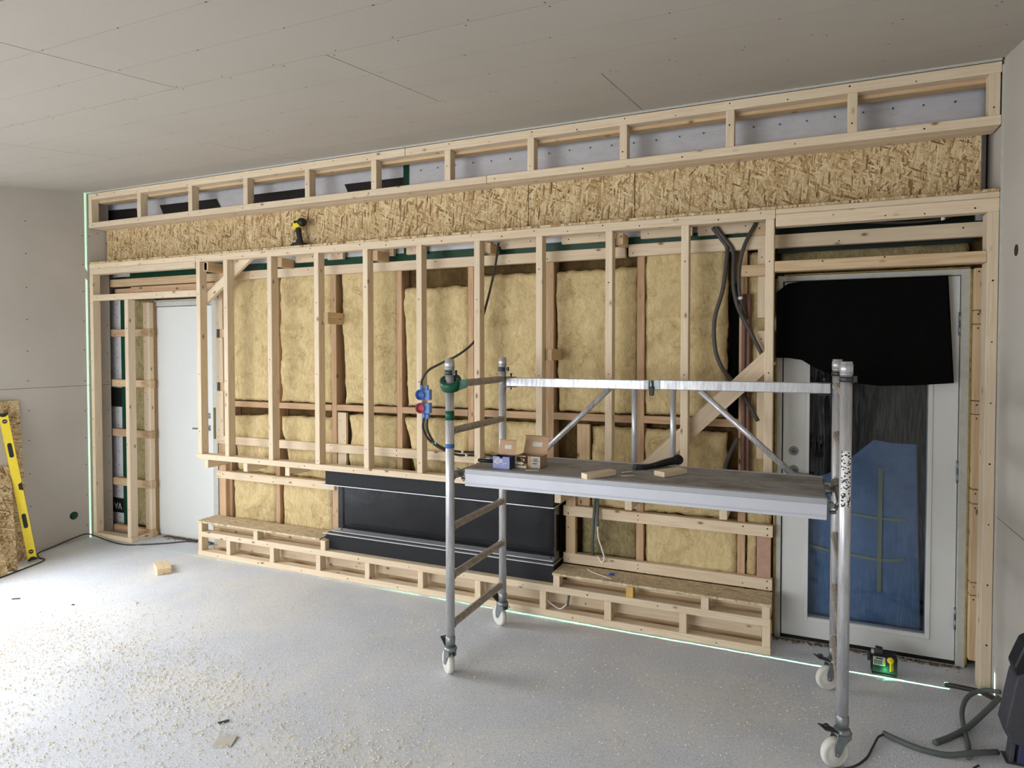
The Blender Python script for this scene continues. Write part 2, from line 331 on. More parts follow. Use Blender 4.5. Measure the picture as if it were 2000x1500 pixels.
def spline(pts, k=8):
    P = [V(p) for p in pts]; P = [P[0]*2-P[1]]+P+[P[-1]*2-P[-2]]; o = []
    for i in range(1, len(P)-2):
        for j in range(k):
            t = j/k; a, b, c, d = P[i-1:i+3]
            o.append(.5*((2*b)+(-a+c)*t+(2*a-5*b+4*c-d)*t*t+(-a+3*b-3*c+d)*t**3))
    o.append(P[-2]); return o
def text(body, size, parent, M4, mat, name='lettering', ext=.0006):
    cu = bpy.data.curves.new('txt', 'FONT'); cu.body = body; cu.size = size; cu.extrude = ext; cu.align_x = 'CENTER'; cu.align_y = 'CENTER'
    t = bpy.data.objects.new('txt', cu); COL.objects.link(t); dg = bpy.context.evaluated_depsgraph_get(); me = bpy.data.meshes.new_from_object(t.evaluated_get(dg))
    bpy.data.objects.remove(t); me.materials.clear(); me.materials.append(M[mat]); return link(name, me, parent, M4)
RX = lambda a: Matrix.Rotation(a, 4, 'X')
RY = lambda a: Matrix.Rotation(a, 4, 'Y')
RZ = lambda a: Matrix.Rotation(a, 4, 'Z')
T = Matrix.Translation
ZC = lambda y: 3.215+.143*y
# ================================================================ ROOM
YB = -6.5
struct('floor', MB().box((-.3, YB-.2, -.1), (7.3, .9, 0)), 'floor', label='dusty light grey concrete floor')
# ceiling boards 0.9 m wide, staggered joints, with screws
mb = MB(); g = .0022
def cq(x0, x1, y0, y1, mi=0, dz=0., th=.0125):
    mb.add([(x0, y0, ZC(y0)+dz), (x1, y0, ZC(y0)+dz), (x1, y1, ZC(y1)+dz), (x0, y1, ZC(y1)+dz), (x0, y0, ZC(y0)+dz+th), (x1, y0, ZC(y0)+dz+th), (x1, y1, ZC(y1)+dz+th), (x0, y1, ZC(y1)+dz+th)],
           [(0, 3, 2, 1), (4, 5, 6, 7), (0, 1, 5, 4), (1, 2, 6, 5), (2, 3, 7, 6), (3, 0, 4, 7)], mi)
rows = [(-.91, -.01, (2.58, 5.2)), (-1.81, -.91, (1.72, 4.31)), (-2.71, -1.81, (.86, 3.46, 6.06)), (-3.61, -2.71, (2.6, 5.2)), (-4.51, -3.61, (1.7, 4.3)), (-5.41, -4.51, (.8, 3.4, 6)), (YB, -5.41, (2.6, 5.2))]
for y0, y1, js in rows:
    xs = [-.02]+list(js)+[7.02]
    for a, b in zip(xs, xs[1:]): cq(a+g, b-g, y0+g, y1-g)
    for fy in (.02, .31, .6, .88):
        yy = y0+fy
        if fy in (.31, .6) and y0 > -3: cq(0, 7, yy-.0008, yy+.0008, 3, -.0004, .0003)
        x = .15
        while x < 6.95:
            xx = x+random.uniform(-.03, .03)
            if y0 > -3.7: cq(xx-.0035, xx+.0035, yy-.003, yy+.003, 2, -.0005, .0004)
            x += .3 if fy in (.02, .88) else .42
cq(-.02, 7.02, YB, .9, 1, .013, .12)
ceiling = mb.build('ceiling', ['ceil', 'gap', 'screw', 'pencil'], bevel=0); tag(ceiling, 'sloping grey gypsum board ceiling with board joints and screws', None, None, 'structure')
mb = MB(); mb.add([(0, -.018, ZC(-.018)-.012), (7, -.018, ZC(-.018)-.012), (7, -.002, ZC(-.002)-.012), (0, -.002, ZC(-.002)-.012), (0, -.018, ZC(-.018)-.001), (7, -.018, ZC(-.018)-.001), (7, -.002, ZC(-.002)-.001), (0, -.002, ZC(-.002)-.001)], [(0, 3, 2, 1), (4, 5, 6, 7), (0, 1, 5, 4), (1, 2, 6, 5), (2, 3, 7, 6), (3, 0, 4, 7)])
struct('trim_1', mb, 'worn_white', label='thin pale edge strip where ceiling meets the wall frame')
# left wall with patio opening y -3.9..-1.2
def sidewall(name, xa, xb, xin, opening, label, seamz, joints):
    b = MB(); H = 3.5
    def panel(y0, y1, z0, z1, mi=0):
        za, zb = (min(z1, ZC(y0)+.01), min(z1, ZC(y1)+.01)) if z1 > 2 else (z1, z1)
        b.add([(xa, y0, z0), (xb, y0, z0), (xb, y1, z0), (xa, y1, z0), (xa, y0, za), (xb, y0, za), (xb, y1, zb), (xa, y1, zb)],
              [(0, 3, 2, 1), (4, 5, 6, 7), (0, 1, 5, 4), (1, 2, 6, 5), (2, 3, 7, 6), (3, 0, 4, 7)], mi)
    spans = [(YB-.2, .6)] if not opening else [(YB-.2, opening[0]), (opening[1], .196)]
    for y0, y1 in spans:
        ys = [y0]+[j for j in joints if y0 < j < y1]+[y1]
        for p, q in zip(ys, ys[1:]):
            panel(p+.001, q-.001, 0, seamz-.0015); panel(p+.001, q-.001, seamz+.0015, H)
            sx = xin-.0006*(1 if xin < 3 else -1)*-1
            for yy in (p+.03, q-.03, (p+q)/2):
                z = .12
                while z < 2.9:
                    if z < ZC(yy)-.05:
                        b.box((min(sx, xin)-.0003, yy-.004, z-.004), (max(sx, xin)+.0003, yy+.004, z+.004), 1)
                    z += .27+random.uniform(-.02, .02)
    if opening: panel(opening[0], opening[1], opening[2], H); b.box((xa, .197, 0), (-.115, .6, ZC(.3)))
    return struct(name, b, ['gyp', 'screw'], label=label)
wl = sidewall('wall_left', -.16, -.01, -.01, (-3.1, -1.03, 2.3), 'grey gypsum board wall on the left', 1.427, (-4.7, -.02))
wr = sidewall('wall_right', 7.012, 7.16, 7.012, None, 'grey gypsum board wall on the right', .915, (-5.4, -3, -.6))
b = MB(); b.box((-.16, YB-.2, 0), (.3, YB, 3.0)); b.box((4.9, YB-.2, 0), (7.16, YB, 3.0)); b.box((.3, YB-.2, 0), (4.9, YB, .35)); b.box((.3, YB-.2, 2.25), (4.9, YB, 3.0))
struct('wall_front', b, 'gyp', label='grey gypsum wall with windows behind the camera')
fr = MB()
for x in (.3, 1.8, 3.35, 4.84): fr.box((x, YB-.14, .35), (x+.06, YB-.08, 2.25))
fr.box((.3, YB-.14, .35), (4.9, YB-.08, .41)); fr.box((.3, YB-.14, 2.19), (4.9, YB-.08, 2.25)); o = struct('window_1', fr, 'white_paint', label='white framed window row behind the camera')
MB().box((.36, YB-.12, .41), (4.84, YB-.114, 2.19)).build('pane', 'glass', o)
fr = MB()
for y in (-3.1, -2.09, -1.08): fr.box((-.13, y, 0), (-.07, y+.05, 2.3))
fr.box((-.13, -3.1, 2.25), (-.07, -1.03, 2.3)); fr.box((-.13, -3.1, 0), (-.07, -1.03, .04))
struct('door_3', fr, 'white_paint', label='white framed patio door opening letting in daylight on the left')
# socket opening (left wall) and cable hole (right wall)
MB().lathe([(0, .0), (.033, .0), (.036, .002), (.036, -.001)], T((-.009, -.169, .239)) @ RY(PI/2), 24).build('socket_opening', 'green', wl)
MB().lathe([(0, 0), (.02, 0), (.02, .002)], T((7.0115, -.25, 2.225)) @ Matrix.Diagonal((1, 1.3, 1.35, 1)) @ RY(-PI/2), 20).build('cable_hole', plain('brown_hole', srgb(70, 50, 44), .8, var=0), wr)
b = MB(); b.box((7.004, -.012, 0), (7.012, .0, 3.18)); struct('trim_2', b, 'worn_white', label='pale edge bead down the right wall corner')
# back wall (behind the studs), with the two door openings
b = MB(); yb = .36
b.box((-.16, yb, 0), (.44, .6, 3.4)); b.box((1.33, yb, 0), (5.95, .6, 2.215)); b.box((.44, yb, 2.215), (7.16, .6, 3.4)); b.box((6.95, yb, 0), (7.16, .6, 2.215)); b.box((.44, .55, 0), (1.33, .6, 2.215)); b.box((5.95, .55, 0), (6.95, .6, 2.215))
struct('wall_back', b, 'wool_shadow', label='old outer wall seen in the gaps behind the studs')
# ================================================================ BACK STUD WALL
sw = thing('stud_wall', 'old rough brown stud wall behind the new frame, with pale battens screwed across', 'wall frame', (3.5, .3, 0))
for x0, x1 in ((1.435, 1.5), (2.005, 2.05), (2.607, 2.655), (3.236, 3.282), (3.855, 3.903), (4.466, 4.526), (5.108, 5.156), (5.745, 5.79)):
    lum('wall_stud', (x0, .245, .045), (x1, .355, 2.42), sw, 'rough')
for i, (x0, x1) in enumerate(((1.5, 2.005), (2.05, 2.607), (2.655, 3.236), (3.282, 3.855), (3.903, 4.466), (4.526, 5.108), (5.156, 5.745))):
    z = 1.262+.003*i; lum('noggin', (x0, .242, z), (x1, .35, z+.048), sw, 'rough')
lum('sole_plate', (1.4, .245, 0), (5.93, .355, .045), sw, 'rough')
# long top batten in four lengths
for x0, x1, z0, z1, mt in ((-.008, 1.78, 2.36, 2.43, 'oldpine'), (1.78, 4.46, 2.362, 2.432, 'pine'), (4.465, 5.04, 2.362, 2.432, 'pine'), (5.06, 7.0, 2.366, 2.444, 'pine')):
    lum('batten', (x0, .2, z0), (x1, .245, z1), sw, mt, [(x0+.03+k*.6, z0+.02+.03*(k % 2)) for k in range(int((x1-x0)/.6)+1)])
lum('batten', (1.365, .2, .935), (4.5, .245, 1.003), sw, 'pine', [(1.39, .99), (1.39, .95), (2.63, .99), (2.63, .95), (3.26, .99), (3.26, .95)])
lum('batten', (4.5, .2, .94), (5.9, .245, 1.006), sw)
lum('batten', (1.365, .2, .628), (2.66, .245, .694), sw, 'pine', [(1.385, .68), (1.41, .68), (1.385, .645), (1.41, .645), (2.02, .68), (2.05, .68), (2.02, .645)])
lum('batten', (4.613, .2, .628), (5.95, .245, .698), sw, 'pine', [(4.65, .645), (5.13, .65), (5.13, .68), (5.78, .68), (5.92, .64), (5.92, .68)])
lum('batten', (4.613, .2, .305), (5.95, .245, .374), sw, 'pine', [(4.65, .33), (5.13, .33), (5.13, .355), (5.78, .33), (5.92, .32), (5.92, .36)])
lum('batten', (1.4, .2, .04), (5.95, .245, .12), sw, 'oldpine', [(1.5+k*.31, .06+.03*(k % 2)) for k in range(14)])
lum('batten', (1.4, .2, .16), (5.95, .245, .235), sw, 'oldpine', [(1.5+k*.4, .19) for k in range(11)])
lum('post', (4.632, .2, .374), (4.7, .245, .628), sw, 'oldpine', [(4.65, .55)])
lum('post', (4.632, .2, .698), (4.7, .245, .78), sw, 'oldpine')
lum('post', (2.672, .235, .0), (2.756, .262, 1.255), sw, 'pine', [(2.70, 1.19), (2.74, 1.03)])
lum('post', (4.70, .235, .7), (4.79, .262, 1.255), sw, 'oldpine', [(4.75, .9)])
for z0, z1 in ((1.94, 2.36), (1.472, 1.866), (1.003, 1.398)):
    lum('post', (1.374, .2, z0), (1.455, .245, z1), sw, 'pine', [(1.4, z0+.05), (1.42, z1-.04)])
for z0, z1 in ((.0, .628), (.694, .935)):
    lum('post', (1.39, .205, z0), (1.47, .25, z1), sw, 'rough')
for z0, z1 in ((1.866, 1.94), (1.398, 1.472)):
    lum('spacer', (1.41, .21, z0), (1.47, .25, z1), sw, 'oldpine')
for z0, z1 in ((1.952, 2.366), (1.1, 1.875)):
    lum('post', (5.853, .2, z0), (5.94, .245, z1), sw, 'pine', [(5.875, z1-.05)])
lum('post', (5.86, .22, 0), (5.94, .262, .64), sw, plain('pinkish_stud', srgb(192, 154, 134), .85, var=.15))
# packers between header and top batten
for x0, x1 in ((1.46, 1.68), (2.278, 2.499), (2.61, 2.763), (3.1, 3.24), (3.354, 3.52), (3.96, 4.04), (4.143, 4.412), (4.599, 4.907), (5.139, 5.465), (5.5, 5.82)):
    z0 = 2.468+random.uniform(0, .01); lum('packer', (x0, .2, z0), (x1, .235, z0+.075), sw, 'pine', [(x0+.05, z0+.03), (x1-.04, z0+.04)])
lum('packer', (5.816, .2, 2.444), (5.93, .24, 2.53), sw, 'oldpine', [(5.86, 2.49)])
lum('door_head_batten', (5.755, .16, 2.2), (5.95, .2, 2.268), sw, 'oldpine', [(5.79, 2.225), (5.9, 2.25)])
# left niche: rails and uprights beside the white door
for k, (z0, z1, mt) in enumerate(((1.885, 1.953, 'rough'), (1.405, 1.473, 'oldpine'), (.928, .998, 'rough'), (.455, .526, 'oldpine'), (.0, .068, 'rough'))):
    lum('rail', (-.008, .2, z0), (.535, .245, z1), sw, mt, [(.1, z0+.03), (.43, z0+.04), (.51, z0+.02)])
zz = (2.2, 1.953, 1.885, 1.473, 1.405, .998, .928, .526, .455, .068)
for k in range(0, 10, 2): lum('upright', (.44, .204, zz[k+1]), (.522, .249, zz[k]), sw, 'pine', [(.46, zz[k]-.05), (.5, zz[k]-.11), (.47, zz[k+1]+.06)])
lum('upright', (.465, .25, 0), (.512, .288, 2.2), sw, plain('orange_osb_edge', srgb(186, 148, 104), .9, var=.3, sc=60, bump=.5))
lum('head_rail', (-.008, .245, 2.27), (1.37, .3, 2.345), sw, 'rough'); lum('head_rail', (.26, .215, 2.30), (1.37, .245, 2.352), sw, 'rough')
# right niche edge boards
for z0, z1 in ((1.975, 2.2), (1.9, 1.972), (1.487, 1.897), (1.413, 1.483), (1.008, 1.41), (.929, 1.003), (.5, .925), (.43, .495), (.07, .425)):
    lum('upright', (6.95, .215, z0), (7.008, .26, z1), sw, 'oldpine', [(6.968, z1-.02), (6.985, z0+.02)])
# ================================================================ INSULATION BATTS
def batt(x0, x1, z0, z1, label, y=.262, bulge=.018, seed=0, mat='wool', ragged=.006, top_slant=0, left_slant=0, right_slant=0):
    nx = max(6, int((x1-x0)/.022)); nz = max(6, int((z1-z0)/.022)); b = MB(); vs = []
    for j in range(nz+1):
        for i in range(nx+1):
            u, v = i/nx, j/nz; x = x0+(x1-x0)*u; z = z0+(z1-z0)*v
            x += left_slant*(1-v)*(1-u)*1.0+right_slant*(1-v)*u
            e = min(u*(x1-x0), (1-u)*(x1-x0), v*(z1-z0), (1-v)*(z1-z0)); rnd = max(0, 1-e/.016)**2
            nn = noise.noise(V((x*6+seed*7.3, z*6, seed))); n2 = noise.noise(V((x*22, z*22, seed*3.1))); n3 = noise.noise(V((x*55, z*55, seed*1.1)))
            if v == 1 or v == 0: z += ragged*n2*2+(top_slant*(1-u) if v == 1 else 0)
            if u == 0 or u == 1: x += ragged*n2*1.6
            cr = max(0, .12-abs(nn))/.12
            yy = y-bulge*(.5+nn)-.006*n2-.003*n3+rnd*.022+.008*cr*cr*(n2 > -.1)
            vs.append((x, yy, z))
    nf = len(vs); fs = [(j*(nx+1)+i, j*(nx+1)+i+1, (j+1)*(nx+1)+i+1, (j+1)*(nx+1)+i) for j in range(nz) for i in range(nx)]
    # sides back to y=.355
    per = [i for i in range(nx+1)]+[(j+1)*(nx+1)-1 for j in range(1, nz+1)]+[nz*(nx+1)+i for i in range(nx-1, -1, -1)]+[j*(nx+1) for j in range(nz-1, 0, -1)]
    for p in per: vs.append((vs[p][0], .352, vs[p][2]))
    k = len(per); fs += [(per[i], per[(i+1) % k], nf+(i+1) % k, nf+i) for i in range(k)]+[tuple(nf+i for i in range(k))]
    c = ((x0+x1)/2, y, z0); b.add(vs, fs, 0, True); M4 = recenter(b, c)
    return tag(b.build('insulation_batt', mat, None, M4), label, 'insulation batt', 'glass wool batts between the wall studs')
cols = ((1.503, 2.003), (2.052, 2.605), (2.695, 3.234), (3.284, 3.853), (3.905, 4.464), (4.528, 5.106), (5.158, 5.672))
nm = ('first bay right of the white door', 'second bay right of the white door', 'third bay, right of the short stub block', 'fourth bay, behind the blue socket boxes', 'fifth bay, behind the dangling black cable', 'sixth bay, right of the lower stub block', 'seventh bay, left of the black conduits')
tops = (2.42, 2.42, 2.42, 2.23, 2.30, 2.30, 2.42)
for i, ((a, c), t) in enumerate(zip(cols, tops)):
    batt(a, c, 1.318+.003*i, t, 'tall yellow glass wool batt in the upper '+nm[i], seed=i+1, bulge=.024 if i else .012, left_slant=(0, 0, .03, .035, 0, .03, 0)[i])
low = ('just below the black gap, nearest the white door', 'second from the white door, above the mid batten', 'right of the pale upright board, above the mid batten', 'with a folded pale top edge behind the blue sockets', 'behind the left scaffold pole', 'behind the cardboard boxes on the platform', 'crossed by the diagonal wooden brace')
for i, (a, c) in enumerate(cols):
    a2 = max(a, 2.77) if i == 2 else (max(a, 4.8) if i == 5 else a)
    batt(a2, c, .70, 1.205 if i < 2 else 1.24, 'lower yellow glass wool batt '+low[i], seed=20+i, bulge=.03, top_slant=(-.03, -.01, 0, 0, 0, 0, 0)[i], right_slant=(0, 0, 0, 0, 0, 0, 0)[i], left_slant=(.05, .1, 0, .14, 0, 0, 0)[i])
for a, c, l, ls in ((1.505, 1.995, 'bottom yellow batt left of the fireplace, nearest the door', .03), (2.06, 2.6, 'bottom yellow batt touching the left side of the fireplace', 0), (5.165, 5.74, 'flat yellow batt in the opening right of the fireplace', 0)):
    batt(a, c, .06, .69, l, seed=int(a*10), bulge=.01 if a > 5 else .03, left_slant=ls)
batt(5.795, 5.86, .05, .64, 'short narrow yellow wool strip in the lower right opening', seed=51, y=.27)
batt(5.795, 5.94, .66, 2.36, 'narrow strip of yellow wool beside the brown pipes', seed=50, y=.27)
tag(MB().prism([(5.665, 1.33), (5.743, 1.33), (5.743, 2.2), (5.70, 2.16), (5.675, 2.02), (5.69, 1.9)], .318, .322).build('gap_shade_sheet', 'felt'), 'black sheet standing in for the shade in the gap behind the dark conduits', 'shade sheet')  # added sheet, its black stands for the deep shade of the recess
batt(4.71, 5.1, .06, .92, 'dusty olive rock wool in the recess with the white wire', y=.31, seed=60, mat='wool_dark', bulge=.03)
batt(.132, .46, .06, 2.24, 'narrow dusty olive wool strip behind the left corner frame', y=.285, seed=63, mat='wool_dark', bulge=.01)
batt(5.98, 6.94, 2.24, 2.36, 'dark dusty wool above the glazed door', y=.30, seed=61, mat='wool_dark', bulge=.03)
# ================================================================ MEMBRANE
vb = thing('vapour_barrier', 'white plastic vapour barrier with black print and green tape behind the top frame', 'vapour barrier', (3.5, .27, 2.5))
def sheet(name, x0, x1, z0, z1, y, mat, parent, amp=.004, th=.0015, seed=0, step=.04, extra=None):
    nx = max(2, int((x1-x0)/step)); nz = max(2, int((z1-z0)/step)); vs = []
    for s_ in (0, 1):
        for j in range(nz+1):
            for i in range(nx+1):
                x = x0+(x1-x0)*i/nx; z = z0+(z1-z0)*j/nz; vs.append((x, y+s_*th+amp*noise.noise(V((x*5, z*9, seed))), z))
    q = (nx+1)*(nz+1); fs = []
    for j in range(nz):
        for i in range(nx):
            a = j*(nx+1)+i; fs.append((a, a+1, a+nx+2, a+nx+1)); fs.append((a+q, a+nx+1+q, a+nx+2+q, a+1+q))
    per = list(range(nx+1))+[(j+1)*(nx+1)-1 for j in range(1, nz+1)]+[nz*(nx+1)+i for i in range(nx-1, -1, -1)]+[j*(nx+1) for j in range(nz-1, 0, -1)]
    fs += [(per[i], per[(i+1) % len(per)], per[(i+1) % len(per)]+q, per[i]+q) for i in range(len(per))]
    b_ = MB().add(vs, fs, 0, True)
    if extra: b_.add(extra.v, extra.f, 1)
    return b_.build(name, [mat, 'print'], parent)
CR1 = MB(); CR2 = MB(); x = 3.45
while x < 6.95:
    for zc in (3.115, 2.995):
        r = .006; zz_ = zc+.004*math.sin(x*7)
        CR1.box((x-r, .2545, zz_-.0014), (x+r, .2565, zz_+.0014)); CR1.box((x-.0014, .2545, zz_-r), (x+.0014, .2565, zz_+r))
    x += .148
for z_ in [.12+.13*k for k in range(17)]:
    CR2.box((-.002, .2545, z_-.004), (.003, .2565, z_+.004)); CR2.box((-.03, .2545, z_+.03), (-.025, .2565, z_+.035))
sheet('membrane', -.11, 7, 2.46, 3.235, .262, 'membrane', vb, .004, extra=CR1); sheet('membrane', -.108, .128, .06, 2.3, .262, 'membrane', vb, .003, seed=4, extra=CR2)
def patch(pts, y=.2535, name='printed_block', mat='print'):
    MB().prism(pts, y-.001, y).build(name, mat, vb)
patch([(-.1, 3.11), (.3, 3.098), (.33, 2.97), (-.1, 2.97)]); patch([(.622, 3.098), (1.341, 3.092), (1.42, 2.97), (.69, 2.97)]); patch([(1.77, 3.087), (2.345, 3.085), (2.345, 2.96), (1.77, 2.96)]); patch([(2.741, 3.078), (3.297, 3.075), (3.297, 2.96), (2.8, 2.96)])
patch([(-.1, 1.39), (.12, 1.39), (.12, 1.205), (-.1, 1.205)], .2545); va = MB().prism([(-.1, .312), (.12, .312), (.12, .17), (-.1, .17)], .2535, .2545).build('printed_block', 'print', vb)
text('VA', .088, va, T((-.02, .253, .238)) @ RX(PI/2) @ RZ(PI) @ Matrix.Diagonal((.95, 1, 1, 1)), 'white')
for pts in ([(1.1, 3.2), (3.345, 3.2), (3.345, 3.168), (1.1, 3.178)], [(3.298, 3.2), (3.345, 3.2), (3.345, 2.96), (3.298, 2.96)]): patch(pts, .2525, 'green_tape', 'green')
patch([(.2, 2.30), (1.4, 2.30), (1.4, 2.52), (.2, 2.52)], .2535, 'green_tape', 'green'); patch([(1.4, 2.37), (6.95, 2.37), (6.95, 2.50), (1.4, 2.495)], .2535, 'green_tape', 'green')
patch([(5.96, 2.34), (6.95, 2.34), (6.95, 2.53), (5.96, 2.53)], .2515, 'green_tape', plain('blackish_green_film', srgb(18, 30, 26), .3, 0, .4, .2)); patch([(3.3, 2.46), (3.325, 2.46), (3.325, 2.56), (3.3, 2.56)], .252, 'green_tape', 'green')
MB().prism([(.066, .06), (.126, .06), (.126, 2.25), (.06, 2.25)], .2515, .2525).build('green_tape', 'green', vb)
# ================================================================ TOP FRAME
tf = thing('ceiling_frame', 'long pale pine ladder frame running under the ceiling across the whole wall', 'timber frame', (3.5, .07, 2.89))
for x0, x1 in ((.002, 3.48), (3.483, 7.004)):
    lum('top_plate', (x0, 0, 3.148), (x1, .072, 3.202), tf, 'pine', [(x0+.05+.31*k, 3.16+.025*(k % 2)) for k in range(11)])
lum('top_plate', (.002, .074, 3.13), (7.004, .15, 3.178), tf, 'oldpine')
for x0, x1 in ((.002, 4.13), (4.133, 7.004)):
    lum('bottom_plate', (x0, 0, 2.889), (x1, .072, 2.937), tf, 'pine', [(x0+.06+.62*k, 2.91) for k in range(6)])
lum('bottom_plate', (.002, .074, 2.889), (7.004, .163, 2.93), tf, 'pine')
for k, x in enumerate((.002, .664, 1.3, 1.927, 2.564, 3.184, 3.804, 4.43, 5.051, 5.682, 6.316, 6.952)):
    lum('stud', (x, .001, 2.937), (x+(.047 if k else .042), .071, 3.148), tf, 'pine', [(x+.02, 2.96+random.uniform(0, .15))])
for x in (1.9, 3.53, 4.95): lum('spacer_block', (x, .09, 2.931), (x+.1, .13, 2.955), tf, 'pine')
for x in (1.3, 1.927, 2.564, 3.184, 3.804, .664): lum('spacer_block', (x, .01, 3.203), (x+.045, .05, 3.213), tf, 'pine')
# OSB strip
osl = ('left end, next to the left wall', 'long piece behind the yellow drill', 'short piece between two joints right of centre', 'dark right end beside the right wall')
for (x0, x1), l in zip(((.003, 1.766), (1.768, 4.368), (4.37, 5.108), (5.11, 6.96)), osl):
    b = MB().box((x0+.0015, .165, 2.573), (x1-.0015, .183, 2.93)); M4 = recenter(b, ((x0+x1)/2, .174, 2.573))
    tag(b.build('strand_board', 'osb_xz', None, M4, bevel=.001), 'strand board above the header, '+l, 'board', 'strand board panels above the header')
# ================================================================ WALL FRAME (middle)
wf = thing('wall_frame', 'big pale pine stud frame in the middle, from the shelf up to the header', 'timber frame', (3.66, .04, .83))
lum('header_plate', (1.375, 0, 2.503), (5.955, .072, 2.556), wf, 'pine', [(1.45+.233*k, 2.52+.02*(k % 2)) for k in range(20)])
b = MB().box((.002, -.002, 2.5565), (7.0, .164, 2.5715)); b.build('header_shelf', 'osb_xy', wf, bevel=.001)
SX = (1.383, 1.696, 2.173, 2.646, 3.105, 3.57, 4.034, 4.492, 4.963, 5.431, 5.904)
for k, x in enumerate(SX):
    lum('stud', (x, 0, .874 if k else .874), (x+.045, .071, 2.503), wf, 'pine', [(x+.022, 1.0+.3*j+random.uniform(-.1, .1)) for j in range(0, 5, 2)])
lum('stud', (5.904, .002, .874), (5.951, .118, 2.503), wf, 'pine')
lum('shelf_plate', (1.36, 0, .828), (5.951, .072, .873), wf, 'pine', [(1.6+.47*k, .85) for k in range(9)])
lum('stud', (1.47-.026, .03, 2.43), (1.489, .2, 2.5), wf, 'oldpine', axis=1)
for x, y0 in ((1.432, .03), (2.222, .06), (3.155, .05), (4.083, .06), (5.013, .06)):
    lum('header_joist', (x, y0, 2.424), (x+.047, .2, 2.497), wf, 'oldpine', axis=1)
for x, z0, z1 in ((2.692, 1.96, 2.05), (4.54, 1.69, 1.765)):
    lum('stub_block', (x, .05, z0), (x+.045, .25, z1), wf, 'oldpine', axis=1)
for x in (1.44, 1.885, 2.33, 4.62, 5.09, 5.66): lum('shelf_joist', (x, .012, .756), (x+.045, .245, .827), wf, 'pine', axis=1)
beam('diagonal_brace', (1.36, .09, 2.165), (1.93, .09, 2.55), .07, .035, wf)
beam('diagonal_brace', (5.1, .095, .9), (5.93, .095, 1.715), .098, .035, wf)
# ================================================================ LEFT DOOR FRAME
lf = thing('door_frame_timber', 'pale pine box frame left of the white door, standing in the left corner', 'timber frame', (.27, .12, 0))
lum('top_plate', (.002, 0, 2.513), (1.373, .072, 2.556), lf, 'pine', [(.1+.3*k, 2.53) for k in range(4)]); lum('top_plate', (.002, 0, 2.457), (1.373, .072, 2.512), lf, 'pine')
lum('stud', (.002, 0, .045), (.045, .071, 2.457), lf, 'pine', [(.02, .3+.27*k) for k in range(8)])
lum('lintel', (.046, .0, 2.213), (1.382, .045, 2.268), lf, 'pine', [(.1, 2.24), (.35, 2.235), (.9, 2.24), (1.3, 2.23)])
lum('stud', (.476, .0, .045), (.521, .071, 2.212), lf, 'pine', [(.5, .3), (.49, .9), (.505, 1.4), (.5, 1.95)])
lum('floor_plate', (.002, 0, 0), (.53, .071, .044), lf); lum('floor_plate', (.485, .072, 0), (.53, .26, .044), lf, axis=1)
# ================================================================ RIGHT DOOR FRAME
rf = thing('door_frame_timber', 'pale pine frame around the glazed door at the right end', 'timber frame', (6.9, .05, 0))
lum('top_plate', (5.957, 0, 2.5265), (7.004, .072, 2.556), rf); lum('top_plate', (5.957, 0, 2.457), (7.004, .072, 2.525), rf, 'pine', [(6.25, 2.5), (6.5, 2.475), (6.68, 2.47), (6.9, 2.48)])
lum('stud', (6.955, 0, 0), (7.003, .1, 2.457), rf, 'pine', [(6.98, .25+.31*k) for k in range(7)])
lum('lintel', (5.953, .0, 2.203), (6.954, .072, 2.262), rf, 'oldpine', [(6.2, 2.25), (6.5, 2.255)])
# ================================================================ PLINTH
pf = thing('plinth_frame', 'low pale pine plinth frame on the floor with strand board tops under the fireplace', 'timber frame', (3.66, .1, 0))
lum('floor_plate', (1.366, 0, 0), (5.951, .07, .044), pf, 'pine', [(1.6+.45*k, .02) for k in range(10)])
lum('rail', (1.372, 0, .163), (5.949, .07, .208), pf, 'pine', [(1.7+.45*k, .185) for k in range(9)]); lum('rear_rail', (1.372, .15, .163), (5.949, .198, .205), pf, 'oldpine')
lum('floor_plate', (1.372, .15, 0), (5.949, .198, .044), pf, 'oldpine')
lum('rear_board', (1.45, .12, .052), (5.9, .142, .148), pf, 'pine', [(1.7+.31*k, .075+.05*(k % 2)) for k in range(13)])
for x in (1.37, 1.696, 2.172, 2.642, 3.106, 3.572, 4.035, 4.52, 4.962, 5.432, 5.905):
    lum('stud', (x, 0.001, .044), (x+.044, .069, .163), pf, 'pine', axis=2)
for x in (1.37, 1.998, 2.69, 4.615, 5.56, 5.902): lum('stud', (x, .001, .208), (x+.045, .069, .283), pf, 'pine', axis=2)
lum('stud', (5.102, .004, .208), (5.147, .06, .278), pf, plain('ochre_block', srgb(214, 176, 104), .8, var=.1), axis=1)
lum('rear_rail', (1.372, .14, .21), (2.66, .198, .283), pf); lum('rear_rail', (4.66, .14, .21), (5.95, .198, .283), pf)
MB().box((1.362, -.006, .284), (2.735-.05, .199, .299)).build('top_board', 'osb_top', pf, bevel=.001); MB().box((4.612, -.012, .284), (5.952, .199, .299)).build('top_board', 'osb_top', pf, bevel=.001)
